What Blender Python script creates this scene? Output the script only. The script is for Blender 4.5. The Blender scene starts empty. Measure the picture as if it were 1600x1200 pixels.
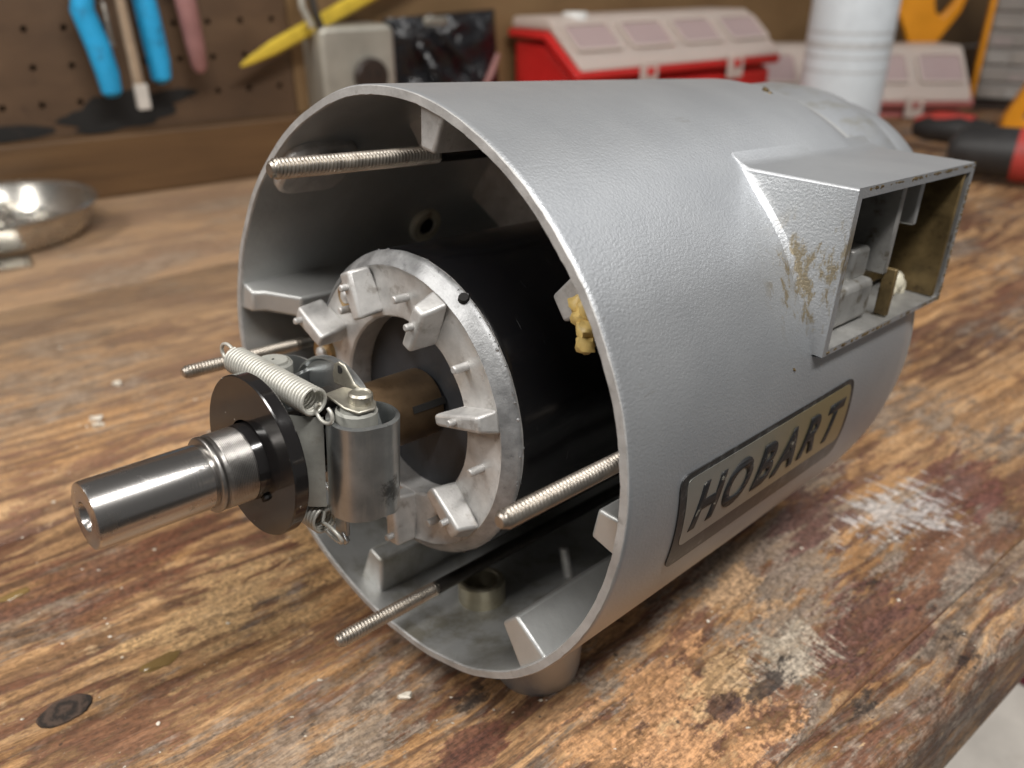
import bpy, bmesh, math, random
from math import pi, sin, cos, radians
from mathutils import Vector, Matrix, noise as mnoise

random.seed(7)
scene = bpy.context.scene
col = scene.collection

# ------------------------------------------------------------------ camera
PITCH = radians(27.266)
CAM_H = 0.2443
cam_data = bpy.data.cameras.new('camera')
cam_data.sensor_width = 36.0
cam_data.lens = 1300 / 1600 * 36.0
cam_data.clip_start = 0.01
cam_data.clip_end = 60
cam_data.dof.use_dof = True
cam_data.dof.focus_distance = 0.246
cam_data.dof.aperture_fstop = 9.8
cam = bpy.data.objects.new('camera', cam_data)
cam.location = (0, 0, CAM_H)
cam.rotation_euler = (pi / 2 - PITCH, 0, 0)
col.objects.link(cam)
scene.camera = cam

# ------------------------------------------------------------------ world, lamps, exposure
world = bpy.data.worlds.new('World')
scene.world = world
world.use_nodes = True
world.node_tree.nodes['Background'].inputs[0].default_value = (0.80, 0.78, 0.76, 1)
world.node_tree.nodes['Background'].inputs[1].default_value = 0.13

# motor frame: A to the right of the shaft, U along the shaft to the rear, B up
U = Vector((0.70428, 0.70547, -0.07939)).normalized()
A = Vector((0.7077, -0.70651, 0.0)).normalized()
B = A.cross(U).normalized()
O = Vector((-0.04139, 0.24803, 0.1111))
MOTOR = Matrix(((A.x, U.x, B.x, O.x), (A.y, U.y, B.y, O.y), (A.z, U.z, B.z, O.z), (0, 0, 0, 1)))


def area_lamp(name, loc, target, sx, sy, power, color, along=None):
    d = bpy.data.lights.new(name, 'AREA')
    d.shape = 'RECTANGLE'
    d.size = sx
    d.size_y = sy
    d.energy = power
    d.color = color
    o = bpy.data.objects.new(name, d)
    z = (Vector(loc) - Vector(target)).normalized()
    x = Vector(along) if along else Vector((1, 0, 0))
    x = (x - z * x.dot(z)).normalized()
    y = z.cross(x)
    o.matrix_world = Matrix(((x.x, y.x, z.x, loc[0]), (x.y, y.y, z.y, loc[1]), (x.z, y.z, z.z, loc[2]), (0, 0, 0, 1)))
    col.objects.link(o)


WD = Vector((0.82216, 0.56926, 0))          # along the wall
WN = Vector((0.56926, -0.82216, 0))         # out of the wall, to the room
area_lamp('ceiling_tube_lamp', (0.36, -0.22, 1.35), (0.05, 0.3, 0.1), 1.25, 0.16, 23.5, (1.0, 0.975, 0.94), WD)
area_lamp('side_tube_lamp', (-1.0, -0.10, 1.15), (0.0, 0.3, 0.08), 1.1, 0.16, 13.5, (1.0, 0.965, 0.92), (0.3, 1, 0))
area_lamp('far_tube_lamp', (1.55, 1.15, 1.45), (0.0, 0.3, 0.1), 1.2, 0.45, 3.2, (0.97, 0.985, 1.0), (-0.6, 0.8, 0))

scene.view_settings.view_transform = 'Standard'
scene.view_settings.look = 'None'
scene.view_settings.gamma = 1
scene.view_settings.exposure = 0.16
scene.cycles.max_bounces = 8
scene.cycles.use_denoising = True
scene.cycles.sample_clamp_indirect = 6


# ------------------------------------------------------------------ material helpers
class N:
    """small node-tree writer"""
    def __init__(s, name):
        s.m = bpy.data.materials.new(name)
        s.m.use_nodes = True
        s.t = s.m.node_tree
        s.p = s.t.nodes['Principled BSDF']
        s.tc = s.t.nodes.new('ShaderNodeTexCoord')

    def node(s, typ, **kw):
        n = s.t.nodes.new(typ)
        for k, v in kw.items():
            setattr(n, k, v)
        return n

    def link(s, a, b):
        s.t.links.new(a, b)

    def coords(s, scale=(1, 1, 1), rot=(0, 0, 0), loc=(0, 0, 0), src='Object'):
        mp = s.node('ShaderNodeMapping')
        mp.inputs['Scale'].default_value = scale
        mp.inputs['Rotation'].default_value = rot
        mp.inputs['Location'].default_value = loc
        s.link(s.tc.outputs[src], mp.inputs[0])
        return mp.outputs[0]

    def noise(s, vec, scale, detail=4, rough=0.55, dist=0.0):
        n = s.node('ShaderNodeTexNoise')
        n.inputs['Scale'].default_value = scale
        n.inputs['Detail'].default_value = detail
        n.inputs['Roughness'].default_value = rough
        n.inputs['Distortion'].default_value = dist
        if vec is not None:
            s.link(vec, n.inputs['Vector'])
        return n.outputs['Fac']

    def ramp(s, fac, stops, interp='LINEAR'):
        r = s.node('ShaderNodeValToRGB')
        r.color_ramp.interpolation = interp
        e = r.color_ramp.elements
        while len(e) < len(stops):
            e.new(0.5)
        for i, (p, c) in enumerate(stops):
            e[i].position = p
            e[i].color = (c[0], c[1], c[2], 1) if not isinstance(c, (int, float)) else (c, c, c, 1)
        s.link(fac, r.inputs[0])
        return r.outputs[0]

    def step(s, fac, lo, hi):
        m = s.node('ShaderNodeMapRange', interpolation_type='SMOOTHSTEP')
        m.inputs['From Min'].default_value = lo
        m.inputs['From Max'].default_value = hi
        s.link(fac, m.inputs['Value'])
        return m.outputs['Result']

    def math(s, op, a, b=None, clamp=False):
        n = s.node('ShaderNodeMath', operation=op, use_clamp=clamp)
        for i, v in enumerate((a, b)):
            if v is None:
                continue
            if isinstance(v, (int, float)):
                n.inputs[i].default_value = v
            else:
                s.link(v, n.inputs[i])
        return n.outputs[0]

    def mix(s, fac, a, b, blend='MIX'):
        n = s.node('ShaderNodeMix', data_type='RGBA', blend_type=blend)
        for i, v in ((0, fac), (6, a), (7, b)):
            if isinstance(v, (int, float)):
                n.inputs[i].default_value = v
            elif isinstance(v, tuple):
                n.inputs[i].default_value = (v[0], v[1], v[2], 1)
            else:
                s.link(v, n.inputs[i])
        return n.outputs[2]

    def dist(s, p, vec=None):
        n = s.node('ShaderNodeVectorMath', operation='DISTANCE')
        s.link(vec if vec is not None else s.tc.outputs['Object'], n.inputs[0])
        n.inputs[1].default_value = p
        return n.outputs['Value']

    def bump(s, h, strength, distance):
        b = s.node('ShaderNodeBump')
        b.inputs['Strength'].default_value = strength
        b.inputs['Distance'].default_value = distance
        s.link(h, b.inputs['Height'])
        return b

    def set(s, **kw):
        names = {'color': 'Base Color', 'rough': 'Roughness', 'metal': 'Metallic', 'normal': 'Normal', 'alpha': 'Alpha',
                 'trans': 'Transmission Weight', 'ior': 'IOR', 'coat': 'Coat Weight', 'spec': 'Specular IOR Level',
                 'aniso': 'Anisotropic', 'sss': 'Subsurface Weight', 'coatr': 'Coat Roughness'}
        for k, v in kw.items():
            i = s.p.inputs[names[k]]
            if isinstance(v, (int, float)):
                i.default_value = v
            elif isinstance(v, tuple):
                i.default_value = (v[0], v[1], v[2], 1)
            else:
                s.link(v, i)
        return s.m


MAT = {}


def worn(name, color, metal, rough, dirt=(0.1, 0.08, 0.06), dirt_amt=0.4, scale=60, bump=0.15, fine=900, var=0.18, **kw):
    """a generic used surface: mottled tone, dirt patches, grain relief"""
    n = N(name)
    big = n.noise(n.coords(), scale, 6, 0.62)
    sm = n.noise(n.coords(), fine, 3, 0.6)
    lo = tuple(c * (1 - var) for c in color)
    hi = tuple(min(1, c * (1 + var)) for c in color)
    base = n.ramp(big, [(0.3, lo), (0.7, hi)])
    mask = n.step(n.noise(n.coords(loc=(3.1, 1.7, 0.4)), scale * 1.7, 7, 0.68), 0.55, 0.72)
    base = n.mix(n.math('MULTIPLY', mask, dirt_amt), base, dirt)
    r = n.math('ADD', n.math('MULTIPLY', big, 0.25), rough - 0.125)
    b = n.bump(n.math('ADD', n.math('MULTIPLY', sm, 0.6), n.math('MULTIPLY', big, 0.6)), bump, 0.0006)
    MAT[name] = n.set(color=base, rough=r, metal=metal, normal=b.outputs[0], **kw)
    return n


# hammered aluminium paint on the outside of the housing, with brown oil specks round the switch box
n = N('aluminium_paint')
grain = n.noise(n.coords(scale=(1, 0.8, 1)), 1180, 3, 0.55, 0.3)
wide = n.noise(n.coords(), 22, 5, 0.6)
base = n.ramp(wide, [(0.3, (0.43, 0.445, 0.465)), (0.7, (0.51, 0.525, 0.54))])
spk = n.step(n.noise(n.coords(loc=(1, 2, 3)), 330, 5, 0.7), 0.715, 0.76)
base = n.mix(n.math('MULTIPLY', spk, 0.35), base, (0.2, 0.18, 0.15))
near = n.step(n.dist((0.094, 0.101, 0.048)), 0.027, 0.012)
oil = n.math('MULTIPLY', near, n.step(n.noise(n.coords(scale=(1, 1, 0.4)), 170, 8, 0.74), 0.50, 0.58))
base = n.mix(n.math('MULTIPLY', oil, 0.75), base, (0.27, 0.20, 0.085))
film = n.math('MULTIPLY', n.step(n.dist((0.03, 0.235, 0.095)), 0.06, 0.01), n.step(n.noise(n.coords(scale=(1, 0.3, 1), loc=(2, 2, 2)), 60, 6, 0.7), 0.46, 0.66))
base = n.mix(n.math('MULTIPLY', film, 0.55), base, (0.26, 0.22, 0.11))
scuff = n.step(n.noise(n.coords(scale=(1, 0.25, 1), loc=(8, 5, 1)), 90, 8, 0.74), 0.63, 0.70)
base = n.mix(n.math('MULTIPLY', scuff, 0.4), base, (0.36, 0.35, 0.33))
b = n.bump(n.math('ADD', grain, n.math('MULTIPLY', wide, 0.6)), 0.30, 0.0006)
MAT['paint'] = n.set(color=base, metal=0.74, rough=0.44, normal=b.outputs[0])

# plain aluminium of the inside, oily and yellowed towards the bottom
n = N('raw_aluminium_inside')
wide = n.noise(n.coords(), 30, 6, 0.65)
base = n.ramp(wide, [(0.3, (0.47, 0.475, 0.47)), (0.7, (0.59, 0.595, 0.58))])
low = n.step(n.dist((0.0, 0.04, -0.10)), 0.095, 0.035)
oil = n.math('MULTIPLY', low, n.step(n.noise(n.coords(loc=(4, 1, 2)), 45, 7, 0.68), 0.42, 0.68))
base = n.mix(n.math('MULTIPLY', oil, 0.65), base, (0.17, 0.14, 0.07))
b = n.bump(n.noise(n.coords(), 420, 3, 0.6), 0.16, 0.0006)
MAT['inside'] = n.set(color=base, metal=0.65, rough=0.45, normal=b.outputs[0])

worn('cut_aluminium', (0.47, 0.465, 0.455), 0.45, 0.58, (0.12, 0.10, 0.08), 0.35, 150, 0.3, 1500)
worn('cast_aluminium', (0.61, 0.60, 0.585), 0.55, 0.48, (0.16, 0.12, 0.08), 0.45, 110, 0.28, 1300, 0.22)
worn('streaked_aluminium', (0.36, 0.365, 0.37), 0.6, 0.44, (0.10, 0.10, 0.10), 0.55, 190, 0.3, 1500, 0.3)
n = N('black_lacquer')
sc = n.noise(n.coords(scale=(60, 900, 60)), 1.0, 5, 0.7)
scr = n.step(sc, 0.66, 0.72)
MAT['black'] = n.set(color=n.mix(n.math('MULTIPLY', scr, 0.35), (0.006, 0.006, 0.007), (0.16, 0.16, 0.16)), rough=0.2,
                     normal=n.bump(sc, 0.08, 0.0004).outputs[0])
n = N('black_oxide_disc')
sc = n.noise(n.coords(), 220, 6, 0.65)
chip = n.step(n.noise(n.coords(loc=(1.5, 0.3, 2)), 520, 3, 0.6), 0.735, 0.76)
MAT['disc'] = n.set(color=n.mix(chip, (0.010, 0.009, 0.009), (0.5, 0.48, 0.45)), metal=0.0,
                    rough=n.math('ADD', n.math('MULTIPLY', sc, 0.16), 0.06), spec=0.85)
n = N('turned_steel')
ln = n.noise(n.coords(scale=(25, 1900, 25)), 1.0, 4, 0.65)
dk = n.step(n.noise(n.coords(), 120, 6, 0.65), 0.56, 0.72)
MAT['steel'] = n.set(color=n.mix(n.math('MULTIPLY', dk, 0.45), (0.56, 0.54, 0.52), (0.16, 0.145, 0.13)), metal=1.0,
                     rough=n.math('ADD', n.math('MULTIPLY', dk, 0.12), 0.23), normal=n.bump(ln, 0.16, 0.0003).outputs[0])
worn('collar_steel', (0.36, 0.345, 0.33), 1.0, 0.34, (0.10, 0.09, 0.08), 0.4, 130, 0.1, 1500)
worn('rod_steel', (0.40, 0.365, 0.32), 0.95, 0.40, (0.12, 0.08, 0.05), 0.6, 170, 0.12, 1500)
worn('dark_rod_steel', (0.12, 0.11, 0.10), 0.9, 0.45, (0.03, 0.025, 0.02), 0.5, 120, 0.12)
worn('bronze', (0.30, 0.20, 0.115), 0.9, 0.38, (0.10, 0.06, 0.03), 0.4, 120, 0.1, 1500)
worn('brass', (0.42, 0.30, 0.15), 0.9, 0.38, (0.15, 0.09, 0.04), 0.4, 200, 0.1)
n = N('zinc')
z1 = n.noise(n.coords(), 70, 6, 0.65)
z2 = n.noise(n.coords(scale=(1, 1, 0.12)), 420, 4, 0.65)
base = n.ramp(z1, [(0.3, (0.34, 0.355, 0.36)), (0.7, (0.52, 0.535, 0.53))])
base = n.mix(n.math('MULTIPLY', n.step(z2, 0.5, 0.7), 0.35), base, (0.62, 0.61, 0.57))
pit = n.math('ADD', n.step(n.dist((0.0345, -0.0250, -0.0105)), 0.0085, 0.001), n.math('MULTIPLY', n.math('SUBTRACT', n.noise(n.coords(), 330, 6, 0.72), 0.5), 2.4))
base = n.mix(n.math('MULTIPLY', n.step(pit, 0.35, 1.05), 0.75), base, (0.05, 0.048, 0.045))
pit2 = n.step(n.noise(n.coords(loc=(1, 4, 2)), 210, 6, 0.7), 0.64, 0.72)
base = n.mix(n.math('MULTIPLY', pit2, 0.6), base, (0.10, 0.095, 0.085))
MAT['zinc'] = n.set(color=base, metal=0.92, rough=n.math('ADD', n.math('MULTIPLY', z1, 0.3), 0.18), normal=n.bump(z2, 0.12, 0.0004).outputs[0])
worn('yellow_zinc', (0.43, 0.41, 0.35), 0.85, 0.42, (0.14, 0.11, 0.06), 0.6, 160, 0.12)
worn('spring_wire', (0.54, 0.53, 0.48), 0.4, 0.45, (0.40, 0.31, 0.16), 0.5, 70, 0.05)
worn('grey_fibre', (0.33, 0.33, 0.30), 0.15, 0.55, (0.2, 0.18, 0.14), 0.35, 120, 0.15)
worn('rotor_grey', (0.045, 0.048, 0.054), 0.35, 0.5, (0.02, 0.02, 0.02), 0.3, 160, 0.12)
worn('box_grime', (0.15, 0.105, 0.045), 0.3, 0.38, (0.035, 0.02, 0.008), 0.9, 90, 0.3, 900, 0.5)
worn('oily_aluminium', (0.33, 0.30, 0.22), 0.5, 0.4, (0.12, 0.09, 0.04), 0.8, 90, 0.2)
worn('dirty_inside', (0.36, 0.355, 0.34), 0.6, 0.42, (0.10, 0.07, 0.025), 0.85, 75, 0.2, 900, 0.25)
worn('cream_plastic', (0.60, 0.56, 0.44), 0.0, 0.4, (0.26, 0.13, 0.04), 0.9, 95, 0.15)
worn('glue', (0.66, 0.48, 0.17), 0.0, 0.45, (0.5, 0.33, 0.1), 0.4, 220, 0.2, sss=0.0)
n = N('badge_gold')
br = n.noise(n.coords(scale=(60, 60, 1500)), 1.0, 3, 0.6)
wr = n.step(n.noise(n.coords(), 60, 7, 0.7), 0.54, 0.70)
MAT['badge'] = n.set(color=n.mix(n.math('MULTIPLY', wr, 0.5), n.mix(n.step(n.dist((0.1, 0.14, 0.0)), 0.10, 0.02), (0.42, 0.42, 0.385), (0.46, 0.385, 0.215)), (0.25, 0.24, 0.20)), metal=0.8, rough=0.4,
                     normal=n.bump(br, 0.08, 0.0003).outputs[0])
n = N('badge_black')
wr = n.step(n.noise(n.coords(), 210, 6, 0.7), 0.60, 0.67)
MAT['ink'] = n.set(color=n.mix(n.math('MULTIPLY', wr, 0.8), (0.014, 0.014, 0.015), (0.36, 0.34, 0.28)), rough=0.5)
n = N('badge_border')
wr = n.step(n.noise(n.coords(), 170, 6, 0.7), 0.50, 0.74)
MAT['border'] = n.set(color=n.mix(n.math('MULTIPLY', wr, 0.6), (0.050, 0.050, 0.050), (0.30, 0.30, 0.30)), rough=0.36, metal=0.65)

# background stuff
worn('blue_rubber', (0.022, 0.36, 0.68), 0, 0.42, (0.03, 0.06, 0.12), 0.55, 28, 0.05, 400)
worn('pink_rubber', (0.30, 0.145, 0.135), 0, 0.5, (0.20, 0.06, 0.05), 0.5, 30, 0.05, 400)
worn('tan_wood', (0.34, 0.25, 0.17), 0, 0.6, (0.2, 0.13, 0.08), 0.4, 60, 0.1)
worn('yellow_plastic', (0.60, 0.43, 0.045), 0, 0.42, (0.4, 0.25, 0.03), 0.4, 40, 0.05)
worn('galvanised', (0.47, 0.45, 0.39), 0.55, 0.48, (0.26, 0.24, 0.2), 0.5, 14, 0.1, 300, 0.2)
worn('dark_bakelite', (0.030, 0.020, 0.016), 0, 0.4, (0.01, 0.01, 0.01), 0.4, 60, 0.05)
worn('red_plastic', (0.58, 0.022, 0.020), 0, 0.38, (0.4, 0.015, 0.015), 0.4, 20, 0.04, 300, 0.1)
worn('faded_red_plastic', (0.40, 0.13, 0.12), 0, 0.4, (0.3, 0.08, 0.08), 0.4, 20, 0.04, 300, 0.1)
worn('white_plastic', (0.72, 0.72, 0.70), 0, 0.4, (0.6, 0.58, 0.55), 0.3, 30, 0.04, 300, 0.06)
worn('can_white', (0.60, 0.65, 0.69), 0, 0.35, (0.5, 0.54, 0.57), 0.4, 30, 0.04, 300, 0.08)
worn('grey_print', (0.50, 0.52, 0.53), 0, 0.5, (0.6, 0.6, 0.6), 0.4, 260, 0.02)
worn('orange_plastic', (0.75, 0.30, 0.012), 0, 0.42, (0.6, 0.22, 0.01), 0.4, 25, 0.04, 300, 0.1)
worn('black_rubber', (0.020, 0.019, 0.019), 0, 0.5, (0.05, 0.045, 0.04), 0.4, 60, 0.1)
worn('red_rubber', (0.42, 0.045, 0.035), 0, 0.5, (0.2, 0.03, 0.02), 0.4, 60, 0.1)
worn('drawer_goods', (0.40, 0.35, 0.30), 0.2, 0.5, (0.10, 0.07, 0.05), 0.75, 26, 0.3, 200, 0.4)
worn('dark_goods', (0.16, 0.13, 0.11), 0.2, 0.5, (0.06, 0.05, 0.04), 0.6, 30, 0.3, 200, 0.3)
worn('lilac_goods', (0.42, 0.26, 0.30), 0.0, 0.5, (0.25, 0.16, 0.18), 0.6, 20, 0.3, 200, 0.3)
worn('tray_steel', (0.52, 0.50, 0.46), 0.95, 0.24, (0.3, 0.27, 0.22), 0.35, 20, 0.03, 300)
worn('small_part_steel', (0.75, 0.73, 0.68), 0.95, 0.25, (0.5, 0.45, 0.35), 0.3, 90, 0.05)
worn('maroon_cloth', (0.09, 0.012, 0.02), 0, 0.9, (0.04, 0.008, 0.01), 0.4, 60, 0.3)
worn('pale_cloth', (0.56, 0.52, 0.47), 0, 0.85, (0.42, 0.37, 0.32), 0.4, 18, 0.2, 500)
worn('cement', (0.14, 0.13, 0.12), 0, 0.8, (0.07, 0.06, 0.05), 0.5, 8, 0.2, 200)
worn('tar', (0.010, 0.009, 0.008), 0, 0.75, (0.03, 0.02, 0.015), 0.5, 50, 0.3, 300)
worn('crumbs', (0.70, 0.64, 0.54), 0.1, 0.5, (0.35, 0.24, 0.12), 0.6, 90, 0.2)
worn('varnish_drip', (0.21, 0.135, 0.05), 0, 0.15, (0.15, 0.08, 0.03), 0.7, 120, 0.05)

n = N('pegboard_brown')
c1 = n.noise(n.coords(scale=(1, 1, 2.2)), 7, 7, 0.62)
c2 = n.noise(n.coords(), 120, 4, 0.6)
base = n.ramp(c1, [(0.25, (0.062, 0.034, 0.017)), (0.55, (0.108, 0.061, 0.031)), (0.8, (0.155, 0.092, 0.048))])
base = n.mix(n.step(n.noise(n.coords(loc=(3, 3, 3)), 26, 6, 0.7), 0.62, 0.74), base, (0.045, 0.022, 0.012))
MAT['peg'] = n.set(color=base, rough=0.55, normal=n.bump(c2, 0.15, 0.001).outputs[0])
n = N('tan_hardboard')
c1 = n.noise(n.coords(scale=(1, 1, 1.5)), 8, 7, 0.62)
base = n.ramp(c1, [(0.25, (0.15, 0.085, 0.036)), (0.75, (0.235, 0.145, 0.066))])
MAT['hardboard'] = n.set(color=base, rough=0.55)
n = N('ledger_pine')
g = n.noise(n.coords(scale=(2.0, 40, 40)), 1.6, 6, 0.65, 0.6)
base = n.ramp(g, [(0.25, (0.070, 0.036, 0.015)), (0.55, (0.125, 0.066, 0.026)), (0.8, (0.175, 0.098, 0.040))])
MAT['ledger'] = n.set(color=base, rough=0.5)

n = N('frosted_lid')
MAT['lid'] = n.set(color=n.mix(n.noise(n.coords(), 14, 4), (0.72, 0.62, 0.56), (0.80, 0.72, 0.66)), rough=0.35, trans=0.35, ior=1.2, alpha=0.82)
n = N('frosted_window')
MAT['window'] = n.set(color=n.mix(n.noise(n.coords(), 18, 4), (0.60, 0.46, 0.47), (0.68, 0.55, 0.54)), rough=0.3, trans=0.35, ior=1.2, alpha=0.72)
n = N('grey_clear_drawer')
MAT['drawer'] = n.set(color=n.mix(n.noise(n.coords(), 16, 5), (0.42, 0.39, 0.36), (0.62, 0.58, 0.54)), rough=0.22, trans=0.35, ior=1.25, alpha=0.75)
n = N('black_pouch')
f = n.noise(n.coords(), 14, 3, 0.5, 1.5)
MAT['pouch'] = n.set(color=(0.010, 0.010, 0.012), rough=n.math('ADD', n.math('MULTIPLY', f, 0.3), 0.1), normal=n.bump(f, 1.0, 0.02).outputs[0])


def wood_material(name, seed, strip=False):
    """old bench top: raw pine showing through red-brown varnish, worn along the grain"""
    n = N(name)
    off = (seed * 1.37, seed * 2.11, seed)
    P = n.coords(loc=off)

    def vadd(a, b, k):
        m = n.node('ShaderNodeVectorMath', operation='MULTIPLY_ADD')
        n.link(b, m.inputs[0])
        m.inputs[1].default_value = (k, k, k)
        n.link(a, m.inputs[2])
        return m.outputs[0]

    def vmap(a, scale):
        m = n.node('ShaderNodeMapping')
        m.inputs['Scale'].default_value = scale
        n.link(a, m.inputs[0])
        return m.outputs[0]

    def cnoise(vec, scale, detail):
        w = n.node('ShaderNodeTexNoise')
        w.inputs['Scale'].default_value = scale
        w.inputs['Detail'].default_value = detail
        n.link(vec, w.inputs['Vector'])
        return w.outputs['Color']

    # wandering grain: slow bends, plus swirls round hidden knots
    warp = vadd(P, cnoise(n.coords(scale=(0.35, 1, 1), loc=off), 6.5, 2), 0.085)
    warp = vadd(warp, cnoise(n.coords(scale=(0.5, 1, 1), loc=off), 26, 2), 0.012)
    S = vmap(warp, (0.085, 1, 1))
    S2 = vmap(warp, (0.30, 1, 1))
    rings = n.node('ShaderNodeTexWave', wave_type='BANDS', bands_direction='Y', wave_profile='SIN')
    rings.inputs['Scale'].default_value = 27
    rings.inputs['Distortion'].default_value = 11.0
    rings.inputs['Detail'].default_value = 4
    rings.inputs['Detail Scale'].default_value = 1.4
    rings.inputs['Detail Roughness'].default_value = 0.65
    n.link(S, rings.inputs['Vector'])
    fib = n.noise(S, 130, 7, 0.72)
    fine = n.noise(S, 420, 4, 0.7)
    blot = n.noise(P, 55, 8, 0.72)
    micro = n.noise(vmap(warp, (0.16, 1, 1)), 1250, 2, 0.7)        # single fibres
    mott = n.noise(P, 420, 5, 0.75)
    show = n.math('ADD', n.math('MULTIPLY', n.step(n.noise(S2, 7, 4, 0.6), 0.36, 0.62), 0.65), 0.35)
    late = n.math('MULTIPLY', n.step(n.math('ADD', rings.outputs['Fac'], n.math('MULTIPLY', n.math('SUBTRACT', fib, 0.5), 1.1)), 0.50, 0.95), show)
    raw = n.ramp(fib, [(0.30, (0.205, 0.108, 0.050)), (0.5, (0.37, 0.212, 0.100)), (0.72, (0.53, 0.345, 0.18))])
    orange = n.step(n.noise(S2, 13, 6, 0.66), 0.46, 0.58)
    raw = n.mix(n.math('MULTIPLY', orange, 0.45), raw, n.mix(fib, (0.25, 0.105, 0.032), (0.50, 0.26, 0.085)))
    raw = n.mix(n.math('MULTIPLY', late, 0.76), raw, (0.085, 0.040, 0.024))
    # varnish left in patches, ragged along the grain
    v = n.noise(S2, 17, 11, 0.72)
    v = n.math('ADD', v, n.math('MULTIPLY', n.math('SUBTRACT', fib, 0.5), 0.34))
    v = n.math('ADD', v, n.math('MULTIPLY', n.math('SUBTRACT', blot, 0.5), 0.22))
    v = n.math('ADD', v, n.math('MULTIPLY', late, 0.05))
    v = n.math('ADD', v, n.math('MULTIPLY', n.math('SUBTRACT', mott, 0.5), 0.16))
    v = n.math('ADD', v, n.math('MULTIPLY', n.math('SUBTRACT', micro, 0.5), 0.16))
    vm = n.step(v, 0.503, 0.553)
    tone = n.math('ADD', n.math('MULTIPLY', n.noise(S2, 24, 6, 0.65), 0.7), n.math('MULTIPLY', fine, 0.3))
    varn = n.ramp(tone, [(0.32, (0.036, 0.016, 0.011)), (0.5, (0.115, 0.047, 0.028)), (0.68, (0.22, 0.100, 0.054))])
    c = n.mix(n.math('MULTIPLY', vm, 0.82), raw, varn)
    # grey grime and dark burns
    g1 = n.noise(n.coords(scale=(0.55, 1, 1), loc=(seed + 5, 2, 1)), 13, 11, 0.72)
    gm = n.step(n.math('ADD', g1, n.math('MULTIPLY', n.math('SUBTRACT', fine, 0.5), 0.34)), 0.43 if strip else 0.515, 0.53 if strip else 0.60)
    c = n.mix(n.math('MULTIPLY', gm, 0.70), c, n.mix(n.step(n.noise(P, 75, 8, 0.72), 0.36, 0.64), (0.055, 0.043, 0.036), (0.30, 0.25, 0.20)))
    d1 = n.step(n.noise(n.coords(scale=(0.6, 1, 1), loc=(2 + seed, 7, 3)), 30, 10, 0.74), 0.60, 0.65)
    c = n.mix(n.math('MULTIPLY', d1, 0.85), c, (0.026, 0.018, 0.015))
    # torn pale splinters, scuffs and specks
    sp = n.step(n.noise(n.coords(scale=(0.42, 1, 1), loc=(9, seed, 2)), 120, 7, 0.72), 0.615, 0.67)
    c = n.mix(n.math('MULTIPLY', sp, 0.72), c, n.mix(fine, (0.40, 0.25, 0.12), (0.62, 0.46, 0.29)))
    def blotch(pos, r0, r1, scale_vec, thr, colr, amt, c, sc=70):
        sv = n.node('ShaderNodeVectorMath', operation='MULTIPLY')
        n.link(n.tc.outputs['Object'], sv.inputs[0])
        sv.inputs[1].default_value = (0.6, 1, 1)
        d = n.dist((pos[0] * 0.6, pos[1], pos[2]), sv.outputs[0])
        k = n.math('SUBTRACT', 1.0, n.math('MULTIPLY', d, 1 / (r1 * 1.5)))
        k = n.math('ADD', k, n.math('MULTIPLY', n.math('SUBTRACT', n.noise(n.coords(scale=scale_vec, loc=(seed, 1, 4)), sc, 9, 0.76), 0.5), 4.2))
        k = n.math('ADD', k, n.math('MULTIPLY', n.math('SUBTRACT', fib, 0.5), 1.2))
        col_ = n.mix(n.step(mott, 0.36, 0.62), tuple(q * 0.66 for q in colr), tuple(min(1, q * 1.12) for q in colr))
        return n.mix(n.math('MULTIPLY', n.step(k, thr - 0.05, thr + 0.17), amt * 0.92), c, col_)
    c = blotch((0.290, 0.150, 0), 0.004, 0.075, (0.4, 1, 1), 0.62, (0.26, 0.215, 0.17), 0.75, c, 40)     # greyed right side
    c = blotch((0.330, 0.171, 0), 0.004, 0.030, (0.22, 1, 1), 0.52, (0.105, 0.043, 0.034), 0.9, c)
    c = blotch((0.278, 0.104, 0), 0.003, 0.022, (0.22, 1, 1), 0.46, (0.105, 0.043, 0.032), 0.9, c)
    c = blotch((0.400, 0.130, 0), 0.004, 0.028, (0.22, 1, 1), 0.55, (0.13, 0.045, 0.034), 0.85, c)
    c = blotch((0.361, 0.138, 0), 0.004, 0.021, (1, 0.25, 1), 0.52, (0.50, 0.465, 0.44), 0.85, c, 150)     # scrapes across the grain
    c = blotch((0.235, 0.118, 0), 0.003, 0.016, (1, 0.25, 1), 0.50, (0.42, 0.36, 0.28), 0.75, c, 150)
    c = blotch((0.177, 0.125, 0), 0.006, 0.026, (0.7, 1, 1), 0.42, (0.50, 0.268, 0.125), 0.85, c, 45)       # bare wood
    c = blotch((0.208, 0.128, 0), 0.003, 0.015, (0.7, 1, 1), 0.50, (0.48, 0.31, 0.16), 0.85, c, 60)
    c = blotch((0.249, 0.153, 0), 0.003, 0.016, (0.7, 1, 1), 0.55, (0.47, 0.29, 0.15), 0.75, c, 60)
    c = blotch((0.214, 0.115, 0), 0.002, 0.008, (0.6, 1, 1), 0.45, (0.022, 0.014, 0.012), 0.95, c, 90)    # burn
    c = blotch((0.195, 0.119, 0), 0.001, 0.005, (0.7, 1, 1), 0.45, (0.06, 0.030, 0.026), 0.9, c, 90)
    c = blotch((0.146, 0.297, 0), 0.005, 0.030, (0.6, 1, 1), 0.55, (0.50, 0.31, 0.14), 0.8, c, 45)        # bare patches at left
    c = blotch((0.075, 0.282, 0), 0.005, 0.032, (0.35, 1, 1), 0.60, (0.48, 0.31, 0.15), 0.8, c, 45)
    c = blotch((0.040, 0.338, 0), 0.005, 0.034, (0.25, 1, 1), 0.52, (0.150, 0.062, 0.034), 0.85, c, 45)   # old red-brown finish
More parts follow.
